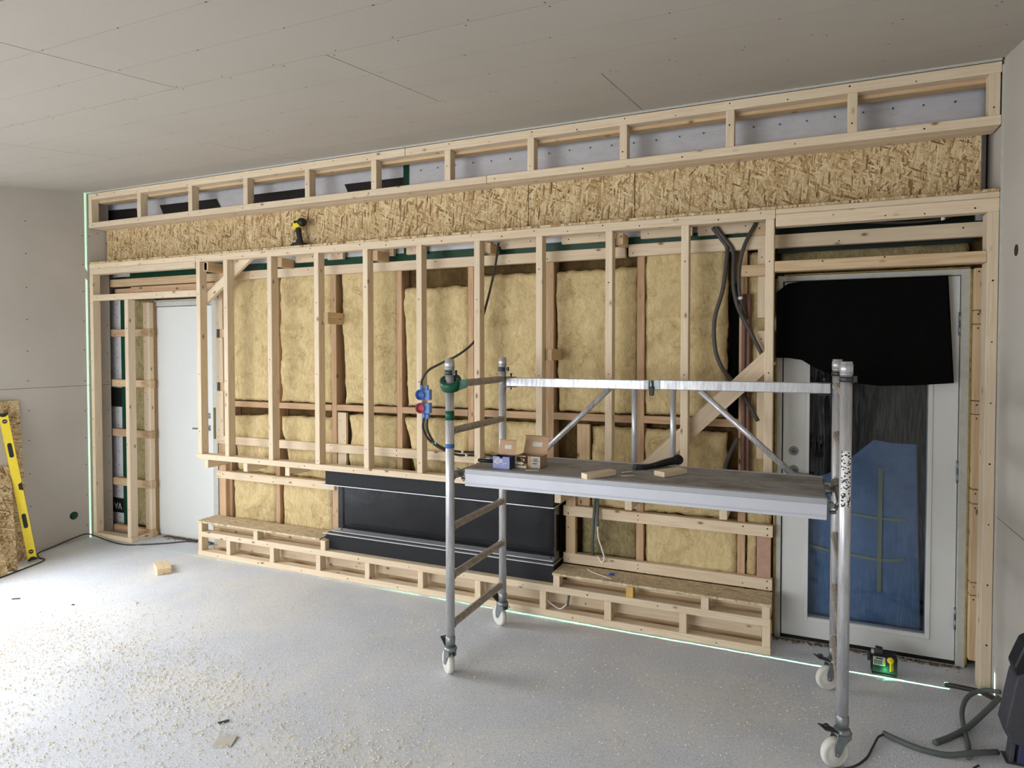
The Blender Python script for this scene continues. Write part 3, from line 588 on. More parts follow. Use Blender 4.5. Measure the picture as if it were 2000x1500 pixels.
# ================================================================ FIREPLACE
fp = thing('fireplace', 'long black built-in fireplace with glass on three sides and bare metal edges', 'fireplace', (3.65, .15, .21))
X0, X1 = 2.70, 4.600
MB().box((X0, .05, .21), (X1, .238, .326)).build('base', 'charcoal', fp, bevel=.002)
MB().box((X0, .05, .715), (X1, .238, .823)).build('hood', 'charcoal', fp, bevel=.002)
for z in (.327, .708): MB().box((X0-.022, .038, z), (X1+.004, .238, z+.006)).build('flange', 'edge', fp)
MB().box((X0+.05, .205, .333), (X1-.03, .237, .708)).build('back_panel', 'gloss_black', fp)
MB().box((X0+.03, .086, .3335), (X1-.02, .168, .343)).build('burner_tray', 'tray', fp, bevel=.001)
MB().box((X0+.02, .166, .3335), (X1-.02, .204, .337)).build('fire_bed', 'gloss_black', fp)
MB().box((X0+.01, .062, .3335), (X1-.01, .085, .336)).build('fire_bed', 'black', fp)
MB().box((X0+.002, .076, .336), (X1-.002, .080, .708)).build('front_glass', 'glass_dusty', fp)
MB().box((X0+.002, .081, .336), (X0+.006, .19, .708)).build('side_glass', 'glass', fp); MB().box((X1-.006, .081, .336), (X1-.002, .19, .708)).build('side_glass', glass('side_glass_reflective', ior=2.1), fp)
MB().box((X0+.0, .19, .334), (X0+.008, .2, .708)).build('glass_edge_strip', plain('brass_edge', srgb(236, 214, 160), .35, .3, var=0), fp)
MB().box((X0+.009, .19, .334), (X0+.05, .237, .708)).build('corner_post', 'black', fp); MB().box((X1-.03, .19, .334), (X1, .237, .708)).build('corner_post', 'black', fp)
for x in (X0+.09, X1-.05): MB().lathe([(0, .008), (.006, .008), (.006, 0)], T((x, .13, .343)), 10).build('tray_screw', 'black', fp)
# ================================================================ SCAFFOLD
sc = thing('scaffold', 'aluminium rolling scaffold tower with ladder frames on four castors', 'scaffold', (5.3, -.6, 0))
PX = (4.37, 6.267); PY = (-.92, -.256); TOP = 1.712
def pole(x, y):
    b = MB(); b.tube([(x, y, .165), (x, y, TOP-.055)], .0235, 20); M4 = recenter(b, (x, y, 0)); p = b.build('pole', 'alu', sc, M4)
    b = MB(); b.tube([(x, y, TOP-.055), (x, y, TOP-.052), (x, y, TOP-.05)], .0255, 20); b.tube([(x, y, TOP-.05), (x, y, TOP-.01)], .026, 20); b.tube([(x, y, TOP-.04), (x, y, TOP)], [.021, .0235], 20)
    b.build('pole_socket', 'alu', p)
    b = MB(); b.tube([(x, y, TOP-.085), (x, y, TOP-.062)], .0275, 20); b.box((x+.02, y-.012, TOP-.086), (x+.04, y+.012, TOP-.06)); b.tube([(x+.03, y-.02, TOP-.072), (x+.03, y+.02, TOP-.072)], .004, 8)
    b.build('clamp', 'zinc_dark', p); return p
poles = {(i, j): pole(PX[i], PY[j]) for i in (0, 1) for j in (0, 1)}
for i in (0, 1):
    for z in (.275, .54, .805, 1.08, 1.325, 1.575):
        b = MB(); x = PX[i]; y0, y1 = PY[0]+.021, PY[1]-.021
        b.tube([(x, y0, z), (x, y1, z)], .0205, 8, smooth=False); b.tube([(x, y0-.003, z), (x, y0+.006, z)], .025, 12); b.tube([(x, y1-.006, z), (x, y1+.003, z)], .025, 12)
        M4 = recenter(b, (x, (y0+y1)/2, z)); b.build('rung', 'alu_worn', sc, M4)
def castor(x, y, ang):
    d = V((math.cos(ang), math.sin(ang), 0)); n_ = V((-d.y, d.x, 0)); A = Matrix((d, n_, V((0, 0, 1)))).transposed().to_4x4(); A.translation = (x, y, 0)   # local x = trail direction
    b = MB(); b.lathe([(0, .163), (.0245, .163), (.0265, .19), (.0265, .215), (.024, .218)], None, 20); b.lathe([(.0, .142), (.034, .142), (.036, .15), (.034, .158), (.028, .164), (0, .164)], None, 22)
    for s_ in (-1, 1):   # fork cheeks
        b.prism([(-.03, .15), (.034, .15), (.05, .09), (.047, .058), (.03, .05), (.02, .062), (.0, .1), (-.03, .12)], s_*.0215-.0015, s_*.0215+.0015)
    b.box((-.032, -.023, .14), (.036, .023, .147)); b.tube([(.034, -.028, .0635), (.034, .028, .0635)], .0065, 10)
    c = b.build('castor', 'zinc', sc, A, bevel=0)
    w_ = MB(); K = T((.034, 0, .0635)) @ RX(PI/2)
    w_.lathe([(.008, -.018), (.035, -.016), (.04, -.014), (.05, -.0165), (.058, -.0155), (.0625, -.008), (.0632, 0), (.0625, .008), (.058, .0155), (.05, .0165), (.04, .014), (.035, .016), (.008, .018)], K, 32)
    w_.build('wheel', 'wheel', c, local=True)
    p = MB(); p.add([(.03, -.024, .152), (.03, .024, .152), (.1, .026, .176), (.1, -.026, .176), (.03, -.024, .157), (.03, .024, .157), (.1, .026, .182), (.1, -.026, .182)], [(0, 3, 2, 1), (4, 5, 6, 7), (0, 1, 5, 4), (1, 2, 6, 5), (2, 3, 7, 6), (3, 0, 4, 7)])
    p.box((.065, -.01, .178), (.085, .01, .186)); p.build('brake_pedal', 'zinc_dark', c, local=True, bevel=.002)
castor(PX[0], PY[0], math.atan2(.65, -.76)); castor(PX[0], PY[1], math.atan2(.5, -.86)); castor(PX[1], PY[0], math.atan2(-.57, -.82)); castor(PX[1], PY[1], math.atan2(-.5, -.86))
# guard frame
b = MB().box((PX[0]+.03, -.271, 1.531), (5.30, -.243, 1.587)); b.build('guard_beam', 'alu', sc, bevel=.004)
b = MB().box((5.33, -.271, 1.534), (PX[1]-.03, -.243, 1.59)); b.build('guard_beam', 'alu', sc, bevel=.004)
b = MB().box((5.27, -.276, 1.535), (5.298, -.238, 1.585)); b.box((5.332, -.276, 1.537), (5.36, -.238, 1.587)); b.box((5.30, -.262, 1.538), (5.33, -.25, 1.584)); b.tube([(5.315, -.275, 1.53), (5.315, -.275, 1.588)], .006, 8); b.build('hinge', 'zinc', sc)
MB().box((5.304, -.29, 1.5), (5.33, -.272, 1.55)).build('hinge_lock', 'black', sc, bevel=.003)
for x, s_ in ((PX[0], 1), (PX[1], -1)):
    b = MB()
    for z in (1.526, 1.589): b.box((min(x+s_*.02, x+s_*.09), -.276, z), (max(x+s_*.02, x+s_*.09), -.238, z+.003))
    b.tube([(x+s_*.06, -.257, 1.512), (x+s_*.06, -.257, 1.606)], .005, 8); b.lathe([(0, .01), (.009, .006), (.009, 0)], T((x+s_*.06, -.257, 1.605)), 10); b.build('beam_bracket', 'zinc_dark', sc)
for x in (5.213, 5.434): MB().tube([(x, -.256, 1.08), (x, -.256, 1.533)], .0165, 14).build('upright_tube', 'alu', sc)
for p, q in (((5.065, -.256, 1.533), (4.55, -.256, 1.042)), ((5.58, -.256, 1.533), (6.13, -.256, 1.04))): MB().tube([p, q], .0165, 14).build('diagonal_tube', 'alu', sc)
MB().box((4.40, -.270, 1.03), (6.245, -.242, 1.075)).build('lower_tube', 'alu', sc, bevel=.004)
# tape and label on poles
def band(x, y, z0, z1, mat, name, par, r=.0243):
    MB().tube([(x, y, z0), (x, y, z1)], r, 22).build(name, mat, par)
band(PX[0], PY[0], 1.385, 1.435, 'tapegreen', 'tape_band', poles[0, 0]); band(PX[0], PY[0], 1.235, 1.258, plain('blue_tape', srgb(62, 108, 176), .4), 'tape_band', poles[0, 0])
n = NT('safety_label', .4, 0, .4); co = n.co((1, 1, 1)); vo = n.n('TexVoronoi'); vo.inputs['Scale'].default_value = 1; mp = n.n('Mapping'); mp.inputs['Scale'].default_value = (150, 150, 190); n.l(n.tc.outputs['Object'], mp.inputs[0]); n.l(mp.outputs[0], vo.inputs['Vector'])
bw = n.n('SeparateColor'); n.l(vo.outputs['Color'], bw.inputs[0]); n.col(n.mix(n.math('GREATER_THAN', bw.outputs[0], .68), srgb(224, 224, 222), srgb(40, 40, 42))); M['label'] = n.m
b = MB(); vs = []; x, y = PX[1], PY[0]
for z in (1.105, 1.34):
    for k in range(13):
        a = -PI/2-.75+1.75*k/12; vs.append((x+.0241*math.cos(a), y+.0241*math.sin(a), z))
b.add(vs, [(k, k+1, 14+k, 13+k) for k in range(12)], 0, True); vs2 = [(x+(p[0]-x)*.985, y+(p[1]-y)*.985, p[2]) for p in vs]; b.add(vs2, [(k, 13+k, 14+k, k+1) for k in range(12)], 0, True); b.build('safety_label', 'label', poles[1, 0])
# ---- platform
pl = thing('scaffold_platform', 'scaffold deck with grey worn plywood top and pale aluminium edge', 'scaffold deck', (5.32, -.63, 1.03))
x0, x1, y0, y1, zt = 4.452, 6.2, -.9, -.36, 1.125
prof = [(0, -.09), (.0, -.002), (.006, .0), (.03, 0), (.03, -.012), (.012, -.02), (.012, -.075), (.04, -.08), (.04, -.09)]
for yy, s_ in ((y0, 1), (y1, -1)):
    b = MB(); n_ = len(prof); vs = [(x, yy+s_*p, zt+q) for x in (x0, x1) for p, q in prof]
    b.add(vs, [tuple(range(n_)), tuple(reversed(range(n_, 2*n_)))]+[(i, (i+1) % n_, (i+1) % n_+n_, i+n_) for i in range(n_)])
    ya, yb2 = sorted((yy-s_*.002, yy+s_*.0005)); b.box((x0, ya-.0015*(s_ > 0), zt-.086), (x1, yb2, zt-.074)); b.box((x0, ya, zt-.026), (x1, yb2, zt-.004)); b.build('side_rail', 'alu_white', pl)
    if s_ > 0:
        MB().box((x0-.001, yy-.006, zt-.024), (x1+.001, yy-.0005, zt+.0015)).build('edge_lip', plain('dull_lip', srgb(168, 170, 174), .5, .3), pl, bevel=.002); MB().box((x0, yy-.005, zt-.0905), (x1, yy-.0005, zt-.077)).build('bottom_lip', 'alu_white', pl, bevel=.0015)
MB().box((x0+.004, y0+.031, zt-.014), (x1-.004, y1-.031, zt-.001)).build('deck_board', 'deck', pl, bevel=.001)
for xa, xb in ((x0, x0+.012), (x1-.012, x1)): MB().box((xa, y0+.013, zt-.085), (xb, y1-.013, zt-.015)).build('end_rail', 'alu_worn', pl)
for xe, s_, px in ((x0, -1, PX[0]), (x1, 1, PX[1])):
    for yy in (y0+.06, y1-.1):
        b = MB(); K = T((px, yy, 1.08))
        arc = [(px+.028*math.cos(a), yy, 1.08+.028*math.sin(a)) for a in [PI/2+s_*(PI/2+.5)*(1-2*k/9) for k in range(10)]]
        b.tube(arc, .0065, 8)
        b.tube([(px-s_*.028, yy, 1.08), (xe-s_*.004, yy, 1.095)], .01, 8); b.tube([(px-s_*.028, yy, 1.058), (xe-s_*.004, yy, 1.05)], .008, 8); b.box((min(xe, xe+s_*.01), yy-.03, 1.04), (max(xe, xe+s_*.01), yy+.04, 1.12)); b.tube([(xe+s_*.02, yy-.016, 1.088), (xe+s_*.02, yy+.016, 1.088)], .012, 10)
        b.build('hook', 'zinc', pl)
# tape roll hung on the left front pole
K = T((4.38, -.925, 1.582)) @ RY(.16) @ RX(.5); tr = thing('tape_roll', 'dark green adhesive tape roll slipped over the left scaffold pole', 'tape', M4=K)
MB().lathe([(.04, -.024), (.057, -.024), (.058, 0), (.057, .024), (.04, .024), (.04, -.024)], None, 32).build('tape', 'tapegreen', tr, local=True)
MB().lathe([(.035, -.022), (.0395, -.022), (.0395, .022), (.035, .022), (.035, -.022)], None, 28).build('core', 'zinc', tr, local=True)
MB().add([(.05, -.02, -.022), (.052, .0, .024), (.1, .01, .045), (.105, -.015, .005), (.051, -.02, -.023), (.053, .001, .023), (.101, .011, .044), (.106, -.014, .004)], [(0, 1, 2, 3), (7, 6, 5, 4), (0, 4, 5, 1), (1, 5, 6, 2), (2, 6, 7, 3), (3, 7, 4, 0)]).build('loose_end', 'tapegreen', tr, local=True)
# ================================================================ THINGS ON THE DECK
ZD = 1.1255
def block(name, label, c, ang, l, w_, h, z=ZD, group=None, mat='pine'):
    b = MB().box((-l/2, -w_/2, -h/2), (l/2, w_/2, h/2)); o = b.build(name, [mat], None, T((c[0], c[1], z+h/2)) @ RZ(ang), bevel=.0015); return tag(o, label, 'wood offcut', group)
def cbox(label, c, ang, l, w_, h, front, side, lid_h, lid_t, name='screw_box'):
    t = thing(name, label, 'box', M4=T((c[0], c[1], ZD)) @ RZ(ang)); th = .0015
    b = MB(); b.box((-l/2, -w_/2, 0), (l/2, w_/2, th)); b.box((-l/2, w_/2-th, 0), (l/2, w_/2, h)); b.box((-l/2, -w_/2, 0), (-l/2+th, w_/2, h)); b.build('tray', side, t, local=True)
    MB().box((l/2-th, -w_/2, 0), (l/2, w_/2, h)).build('side_panel', side, t, local=True)
    f = MB().prism([(-l/2, 0), (l/2, 0), (l/2, h), (l*.12, h), (l*.08, h-.009), (-l*.08, h-.009), (-l*.12, h), (-l/2, h)], -w_/2-th, -w_/2).build('front_panel', front, t, local=True)
    if front == 'greycard':   # cut-out window showing the screws
        wn = MB().box((-l/2+.006, -w_/2-th-.0006, .012), (-.002, -w_/2-th-.0001, h-.006)).build('window_opening', plain('dark_box_inside', srgb(74, 48, 38), .9, var=.1), t, local=True)
        sb = MB(); rr = random.Random(9)
        for k in range(12): sb.box((-.016, -.0008, -.0018), (.016, 0, .0018), 0, T((rr.uniform(-l/2+.022, -.018), -w_/2-th-.0007, rr.uniform(.018, h-.014))) @ RY(rr.uniform(-1.3, 1.3)))
        tag(sb.build('visible_screws', 'brass', t, local=True), None, None, None, 'stuff')
        MB().box((-.001, -w_/2-th-.0006, .0), (.018, -w_/2-th-.0001, h)).build('cardboard_flap', 'card', t, local=True)
    # printed picture of screws on the front
    b = MB(); rr = random.Random(int(l*1000))
    for k in range(9):
        a = rr.uniform(-.9, .9); q = T((rr.uniform(-.3, .3)*l if front == 'bluecard' else rr.uniform(.5, .75)*l/2, -w_/2-th-.0004, h*rr.uniform(.25, .8))) @ RY(a*(1 if front == 'bluecard' else .05)); b.box((-.013, -.0002, -.0012), (.013, .0002, .0012), 0, q)
    b.build('printed_picture', 'white' if front == 'bluecard' else 'print', f, local=False, M4=WM[t]) if False else link('printed_picture', b.build('tmp', 'white' if front == 'bluecard' else 'print').data, t, Matrix(), True)
    bpy.data.objects.remove([o for o in COL.objects if o.name.startswith('tmp')][0])
    K = T((0, w_/2, h)) @ RX(-lid_t)
    ld = MB(); ld.box((-l/2, -.0008, 0), (l/2, .0008, lid_h), 0, K); ld.box((-l/2, -.018, lid_h-.0008), (l/2, 0, lid_h+.0008), 0, K); ld.build('lid', 'card', t, local=True)
    wd = MB().box((-l*.16, -.0014, lid_h*.4), (l*.25, -.0009, lid_h*.66), 0, K); wd.build('lid_window', 'paper', t, local=True)
    s_ = MB(); rr = random.Random(5)
    for k in range(26):
        p = V((rr.uniform(-.42, .42)*l, rr.uniform(-.4, .4)*w_, h*rr.uniform(.55, .8))); a = rr.uniform(0, PI); d = V((math.cos(a), math.sin(a), rr.uniform(-.2, .2)))*.014
        p.x = max(-l/2+.014, min(l/2-.014, p.x)); p.y = max(-w_/2+.014, min(w_/2-.014, p.y)); s_.tube([p-d*.8, p+d*.8], .0016, 5)
    tag(s_.build('screws', 'brass', t, local=True), None, None, None, 'stuff')
    return t
cbox('small open screw box with pale blue printed front on the scaffold deck', (4.632, -.797), -.02, .098, .066, .066, 'bluecard', 'bluecard_dark', .08, .28)
cbox('larger open cardboard screw box with grey front, right of the blue one', (4.748, -.688), .0, .14, .1, .062, 'greycard', 'card', .098, .42)
o = tag(MB().box((-.036, -.024, 0), (.036, .024, .001)).build('paper_slip', 'paper', None, T((4.80, -.81, ZD+.001)) @ RZ(.35)), 'loose pale paper slip in front of the larger screw box', 'paper')
mk = thing('marker', 'black marker with white barrel lying behind the blue screw box', 'marker', M4=T((4.605, -.7525, ZD+.0228)))
MB().tube([(-.15, 0, 0), (-.145, 0, 0), (-.045, 0, 0)], [.009, .0105, .0105], 12).build('cap', 'black', mk, local=True); MB().tube([(-.045, 0, 0), (.115, 0, 0), (.125, 0, 0)], [.007, .007, .003], 12).build('barrel', 'white', mk, local=True)
tag(MB().box((-.045, -.0085, 0), (.045, .0085, .012)).build('wood_splinter', 'chip', None, T((4.70, -.7525, ZD+.0002))), 'thin pale stick under the white barrel of the marker', 'wood splinter')
block('wood_offcut', 'longer pale wood offcut lying near the front edge of the scaffold deck', (5.17, -.83), 1.0, .19, .045, .028)
block('wood_offcut', 'shorter pale wood offcut beside the black tool on the deck', (5.49, -.63), 1.02, .17, .07, .026)
pt = thing('pry_tool', 'black curved hand tool lying behind the shorter wood offcut', 'hand tool', M4=T((5.39, -.46, ZD)) @ RZ(.85))
MB().tube(spline([(.12, 0, .03), (.05, .01, .02), (-.03, .0, .012), (-.11, -.02, .012)]), [.022-.0004*i for i in range(25)], 12).build('handle', 'black', pt, local=True)
MB().lathe([(0, -.02), (.024, -.018), (.03, 0), (.024, .018), (0, .02)], T((.135, 0, .032)) @ RX(PI/2), 18).build('grip_end', 'black', pt, local=True)
b = MB().prism([(-.16, .004), (-.1, .002), (-.02, .006), (-.02, .022), (-.1, .024), (-.15, .03)], -.015, .015); b.build('jaw', 'dustgrey', pt, local=True, bevel=.003)
tag(MB().tube([(5.27, -.77, ZD+.002), (5.33, -.735, ZD+.002)], .0018, 6).build('nail', 'white', None), 'single thin nail on the deck between the two offcuts', 'nail')
tag(MB().box((-.03, -.008, 0), (.03, .008, .003)).build('wood_splinter', 'chip', None, T((5.27, -.66, ZD+.0005)) @ RZ(.9)), 'flat pale splinter of wood on the deck beside the longer offcut', 'wood splinter')
# ================================================================ DRILL on the header
K = T((2.437, .075, 2.573)) @ RZ(-.12); dr = thing('cordless_drill', 'yellow and black cordless drill standing upright on the header shelf', 'drill', M4=K)
MB().prism([(-.065, 0), (.06, 0), (.062, .018), (.05, .035), (-.035, .035), (-.065, .02)], -.036, .036).build('battery', 'black', dr, local=True, bevel=.005)
MB().prism([(-.03, .032), (.045, .032), (.03, .06), (.016, .12), (.014, .15), (-.026, .15), (-.02, .1), (-.012, .07)], -.017, .017).build('grip', 'black', dr, local=True, bevel=.007)
MB().tube([(.064, 0, .19), (.056, 0, .19), (.036, 0, .192), (.016, 0, .193)], [.02, .03, .034, .033], 20).build('motor_cap', 'black', dr, local=True)
MB().prism([(-.052, .17), (-.045, .212), (.02, .226), (.03, .16), (-.02, .148), (-.034, .125), (-.045, .13)], -.026, .026).build('housing', 'yellow', dr, local=True, bevel=.008)
MB().tube([(-.05, 0, .186), (-.07, 0, .184), (-.078, 0, .183)], [.019, .015, .009], 16).build('chuck', 'black', dr, local=True)
MB().tube([(-.078, 0, .183), (-.1, 0, .178)], .004, 8).build('bit', 'zinc', dr, local=True)
MB().prism([(-.034, .125), (-.022, .12), (-.018, .145), (-.03, .15)], -.008, .008).build('trigger', 'black', dr, local=True)
MB().tube([(-.045, -.02, .05), (-.032, -.02, .09), (-.03, -.02, .128)], .003, 6).build('belt_clip', 'zinc', dr, local=True)
MB().box((-.03, -.0285, .185), (.008, -.0262, .205)).build('name_plate', 'print', dr, local=True)
# ================================================================ SOCKET BOXES + CABLES
sk = thing('junction_boxes', 'two blue round wall boxes, upper blue faced and lower red faced, hanging by a cable', 'junction box', (3.66, -.03, 1.4))
for z, fm in ((1.445, 'blue_dark'), (1.352, 'red')):
    MB().lathe([(.034, .0), (.037, .0), (.038, -.004), (.038, -.052), (.03, -.055), (.0, -.055)], T((3.66, -.088, z)) @ RX(PI/2) , 26).build('box_body', 'blue', sk)
    MB().lathe([(.0, -.012), (.03, -.012), (.034, -.002), (.037, .004), (.033, .006), (.031, -.002), (.028, -.010)], T((3.655, -.089, z)) @ RX(PI/2), 26).build('box_face', fm, sk)
    MB().box((3.685, -.08, z-.036), (3.725, -.04, z+.036)).build('clip', 'blue', sk, bevel=.004)
for x, z in ((3.65, 1.495), (3.695, 1.495), (3.67, 1.30), (3.70, 1.295)): MB().tube([(x, -.06, z-.018), (x, -.06, z+.018)], .012, 12).build('cable_gland', 'blue', sk)
def cable(name, label, pts, r, mat='cable', cat='cable', group=None, k=8, clips=()):
    P = spline(pts, k); c = P[0].copy(); b = MB().tube(P, r, 10); M4 = recenter(b, c); o = tag(b.build(name, mat, None, M4), label, cat, group)
    for i in clips:
        q = P[i]; t_ = (P[i+1]-P[i-1]).normalized(); MB().tube([q-t_*.009, q+t_*.009], r+.003, 12).build('cable_clip', 'white', o)
    return o
cable('power_cable', 'long dark cable drooping from the header through the studs to the blue boxes', [(4.163, .12, 2.5), (4.141, .115, 2.34), (4.098, .11, 2.16), (4.045, .12, 2.0), (4.02, .12, 1.93), (3.985, .1, 1.82), (3.9, .03, 1.727), (3.78, -.01, 1.665), (3.70, -.05, 1.615), (3.655, -.06, 1.55), (3.648, -.06, 1.50)], .0085, clips=(38,))
for dx, l, rt in ((0, 'left of the two dark cables running from the red faced box down to the deck', 0), (.028, 'right of the two dark cables running from the red faced box down to the deck', .012)):
    cable('power_cable', l, [(3.668+dx, -.06, 1.29), (3.66+dx*1.2, -.055, 1.2), (3.70+dx*.9, -.02, 1.11), (3.79, .03, 1.045+rt), (3.86, .09, 1.01+rt*2), (3.95, .165, 1.0+rt*1.8), (4.1, .185, .975+rt*2.2), (4.4, .185, .965+rt*2.2)], .0085, clips=(36-int(rt*200),))
# conduits right of the seventh bay
cable('conduit', 'leftmost dark conduit bowing in a wide curve beside the last batt', [(5.59, .19, 2.51), (5.64, .19, 2.44), (5.675, .195, 2.38), (5.672, .17, 2.28), (5.655, .15, 2.12), (5.61, .15, 1.95), (5.612, .15, 1.78), (5.65, .15, 1.66), (5.72, .17, 1.56), (5.80, .2, 1.44), (5.86, .2, 1.33)], .0125, 'conduit_dark', 'conduit')
cable('conduit', 'middle dark conduit crossing in front of the brown pipes to the right stud', [(5.61, .18, 2.51), (5.66, .185, 2.44), (5.71, .19, 2.36), (5.715, .16, 2.22), (5.72, .15, 2.12), (5.75, .15, 2.0), (5.81, .15, 1.88), (5.86, .15, 1.78), (5.9, .15, 1.7)], .012, 'conduit_dark', 'conduit')
cable('conduit', 'short dark conduit passing in front of the top batten', [(5.84, .19, 2.52), (5.80, .17, 2.44), (5.77, .16, 2.36), (5.75, .16, 2.26), (5.748, .16, 2.14), (5.76, .17, 2.05), (5.79, .2, 1.95)], .0115, 'conduit_dark', 'conduit', clips=(38,))
cable('conduit', 'lower dark conduit loop behind the diagonal brace', [(5.745, .2, 1.22), (5.70, .185, 1.12), (5.67, .18, 1.02), (5.665, .18, .9)], .0125, 'conduit_dark', 'conduit')
for x, l in ((5.775, 'left of the twin vertical brown pipes beside the last stud'), (5.802, 'right of the twin vertical brown pipes beside the last stud')):
    cable('brown_pipe', l, [(x, .222, 2.1), (x, .222, 1.5), (x, .222, .9)], .0125, 'brownpipe', 'pipe', 'twin brown pipes')
cable('conduit', 'black cable with white clip sagging above the glazed door', [(5.96, .14, 2.53), (6.15, .13, 2.505), (6.4, .12, 2.47), (6.6, .115, 2.452), (6.75, .115, 2.455), (6.86, .12, 2.485), (6.95, .15, 2.54)], .0075, clips=(34,))
# recess wires right of the fireplace
cable('conduit', 'straight grey conduit hanging in the opening right of the fireplace', [(4.85, .18, .84), (4.842, .18, .72), (4.838, .17, .6), (4.826, .19, .45), (4.815, .23, .34)], .0095, 'conduit')
cable('conduit', 'short grey conduit end with white wire coming out', [(4.86, .185, .84), (4.865, .175, .74), (4.868, .165, .66), (4.868, .165, .59)], .0095, 'conduit')
cable('white_wire', 'white wire curling down over the lower batten', [(4.868, .165, .60), (4.872, .165, .52), (4.9, .16, .44), (4.915, .16, .385), (4.895, .17, .35), (4.865, .185, .382)], .005, 'white', 'wire')
pp = MB().box((-.16, -.001, -.012), (.16, .001, .012)); hs = [MB().box((-.15+.022*k, -.0015, -.006), (-.138+.022*k, -.0011, .006)) for k in range(14)]
K = T((5.0, .262, .76)) @ RY(.42); ps = tag(pp.build('perforated_strip', 'worn_white', None, K), 'white perforated metal strip hanging slanted under the platform', 'metal strip')
b = MB()
for h_ in hs: b.add(h_.v, h_.f)
b.build('slots', 'gap', ps, local=True)
cable('white_wire', 'thin white wire lying on the right strand board top', [(4.8, .15, .302), (4.85, .1, .302), (4.93, .06, .302), (5.0, .03, .302)], .0022, 'white', 'wire')
tag(MB().prism([(-.02, 0), (.02, 0), (.025, .012), (-.01, .014)], -.008, .008).build('wire_connector', 'blue_dark', None, T((4.98, .1, .2995)) @ RZ(.4), bevel=.002), 'small dark blue connector on the right strand board top', 'connector')
cable('white_wire', 'white wire loop hanging inside the plinth below the fireplace', [(4.5, .06, .155), (4.56, .03, .1), (4.62, .03, .062), (4.66, .03, .055), (4.7, .04, .09)], .004, 'white', 'wire')
cable('conduit', 'short dark conduit end inside the plinth holding the white loop', [(4.7, .04, .075), (4.706, .045, .12), (4.71, .05, .16)], .008, 'conduit')
# ================================================================ DOORS
d1 = MB(); d1.box((.462, .29, 0), (.496, .4, 2.205)); d1.box((1.245, .27, 0), (1.305, .4, 2.205)); d1.box((.462, .285, 2.165), (1.305, .4, 2.21)); d1.box((.462, .3, 0), (1.3, .4, .012))
D1 = struct('door_1', d1, 'worn_white', label='white painted door in the left part of the wall', bevel=.003)
MB().box((.498, .292, .014), (1.205, .335, 2.16)).build('leaf', 'white_paint', D1, bevel=.003)
MB().box((1.206, .285, .014), (1.25, .33, 2.16)).build('leaf_edge', 'white_paint', D1)
sp = MB().box((1.262, .264, .96), (1.284, .2695, 1.24)).build('strike_plate', plain('brassy_plate', srgb(128, 120, 84), .4, .5, var=.1), D1); MB().box((1.269, .2645, 1.1), (1.278, .266, 1.15)).build('latch_slot', 'black', sp); MB().box((1.269, .2645, 1.0), (1.278, .266, 1.04)).build('latch_slot', 'black', sp)
for z in (1.16, 1.05): MB().lathe([(0, .004), (.012, .004), (.014, .001), (.021, .002), (.025, .006), (.026, 0)], T((1.18, .29, z)) @ RX(PI/2), 22).build('escutcheon', 'zinc', D1)
MB().tube(spline([(1.18, .285, 1.048), (1.17, .245, 1.048), (1.13, .24, 1.046), (1.03, .242, 1.044)], 5), .008, 10).build('handle', 'zinc', D1)
for z in (1.95, 1.06, .36): MB().tube([(.49, .284, z-.05), (.49, .284, z+.05)], .007, 10).build('hinge', 'zinc', D1)
tag(MB().box((.46, .3, 2.211), (1.31, .34, 2.225)).build('trim_3', 'worn_white', None), 'rough pale packing strip over the left door', None, None, 'structure')
d2 = MB(); d2.box((5.962, .27, 0), (5.994, .42, 2.205)); d2.box((6.902, .27, 0), (6.944, .42, 2.205)); d2.box((5.962, .275, 2.172), (6.944, .42, 2.205)); d2.box((5.962, .3, 0), (6.944, .42, .02))
D2 = struct('door_2', d2, 'worn_white', label='white glazed door at the right end of the wall', bevel=.003)
lf2 = MB(); lf2.box((6.0, .292, .022), (6.147, .34, 2.168)); lf2.box((6.757, .292, .022), (6.898, .34, 2.168)); lf2.box((6.147, .292, .022), (6.757, .34, .146)); lf2.box((6.147, .292, 2.02), (6.757, .34, 2.168))
LF = lf2.build('leaf', 'white_paint', D2)
gb = MB()
for a, c, e, f_ in ((6.125, 6.147, .122, 2.04), (6.757, 6.779, .122, 2.04), (6.147, 6.757, .122, .146), (6.147, 6.757, 2.02, 2.04)): gb.box((a, .285, e), (c, .2915, f_))
gb.build('glazing_bead', 'white_paint', D2, bevel=.002)
MB().box((6.147, .305, .146), (6.757, .311, 2.02)).build('glass_pane', 'glass_door', D2)
for z in (1.148, 1.033):
    e = MB().lathe([(0, .012), (.013, .012), (.014, .004), (.02, .003), (.026, .005), (.028, 0)], T((6.062, .2915, z)) @ RX(PI/2), 24).build('lock_rosette', 'zinc', D2)
MB().box((6.056, .276, 1.03), (6.068, .2795, 1.036)).build('keyhole', 'black', D2); MB().box((6.056, .276, 1.145), (6.068, .2795, 1.151)).build('keyhole', 'black', D2)
MB().tube(spline([(6.062, .28, 1.025), (6.07, .255, 1.022), (6.12, .25, 1.015), (6.18, .25, 1.01)], 5), .008, 10).build('handle', 'zinc', D2)
for z0, z1 in ((1.84, 1.967), (1.024, 1.146), (.202, .325)):
    for a, c in ((z0, (z0+z1)/2-.002), ((z0+z1)/2+.002, z1)): MB().tube([(6.899, .282, a), (6.899, .282, c)], .0075, 12).build('hinge', 'zinc', D2)
MB().box((5.98, .292, .0), (6.9, .302, .021)).build('threshold_seal', 'black', D2)
b = MB(); 
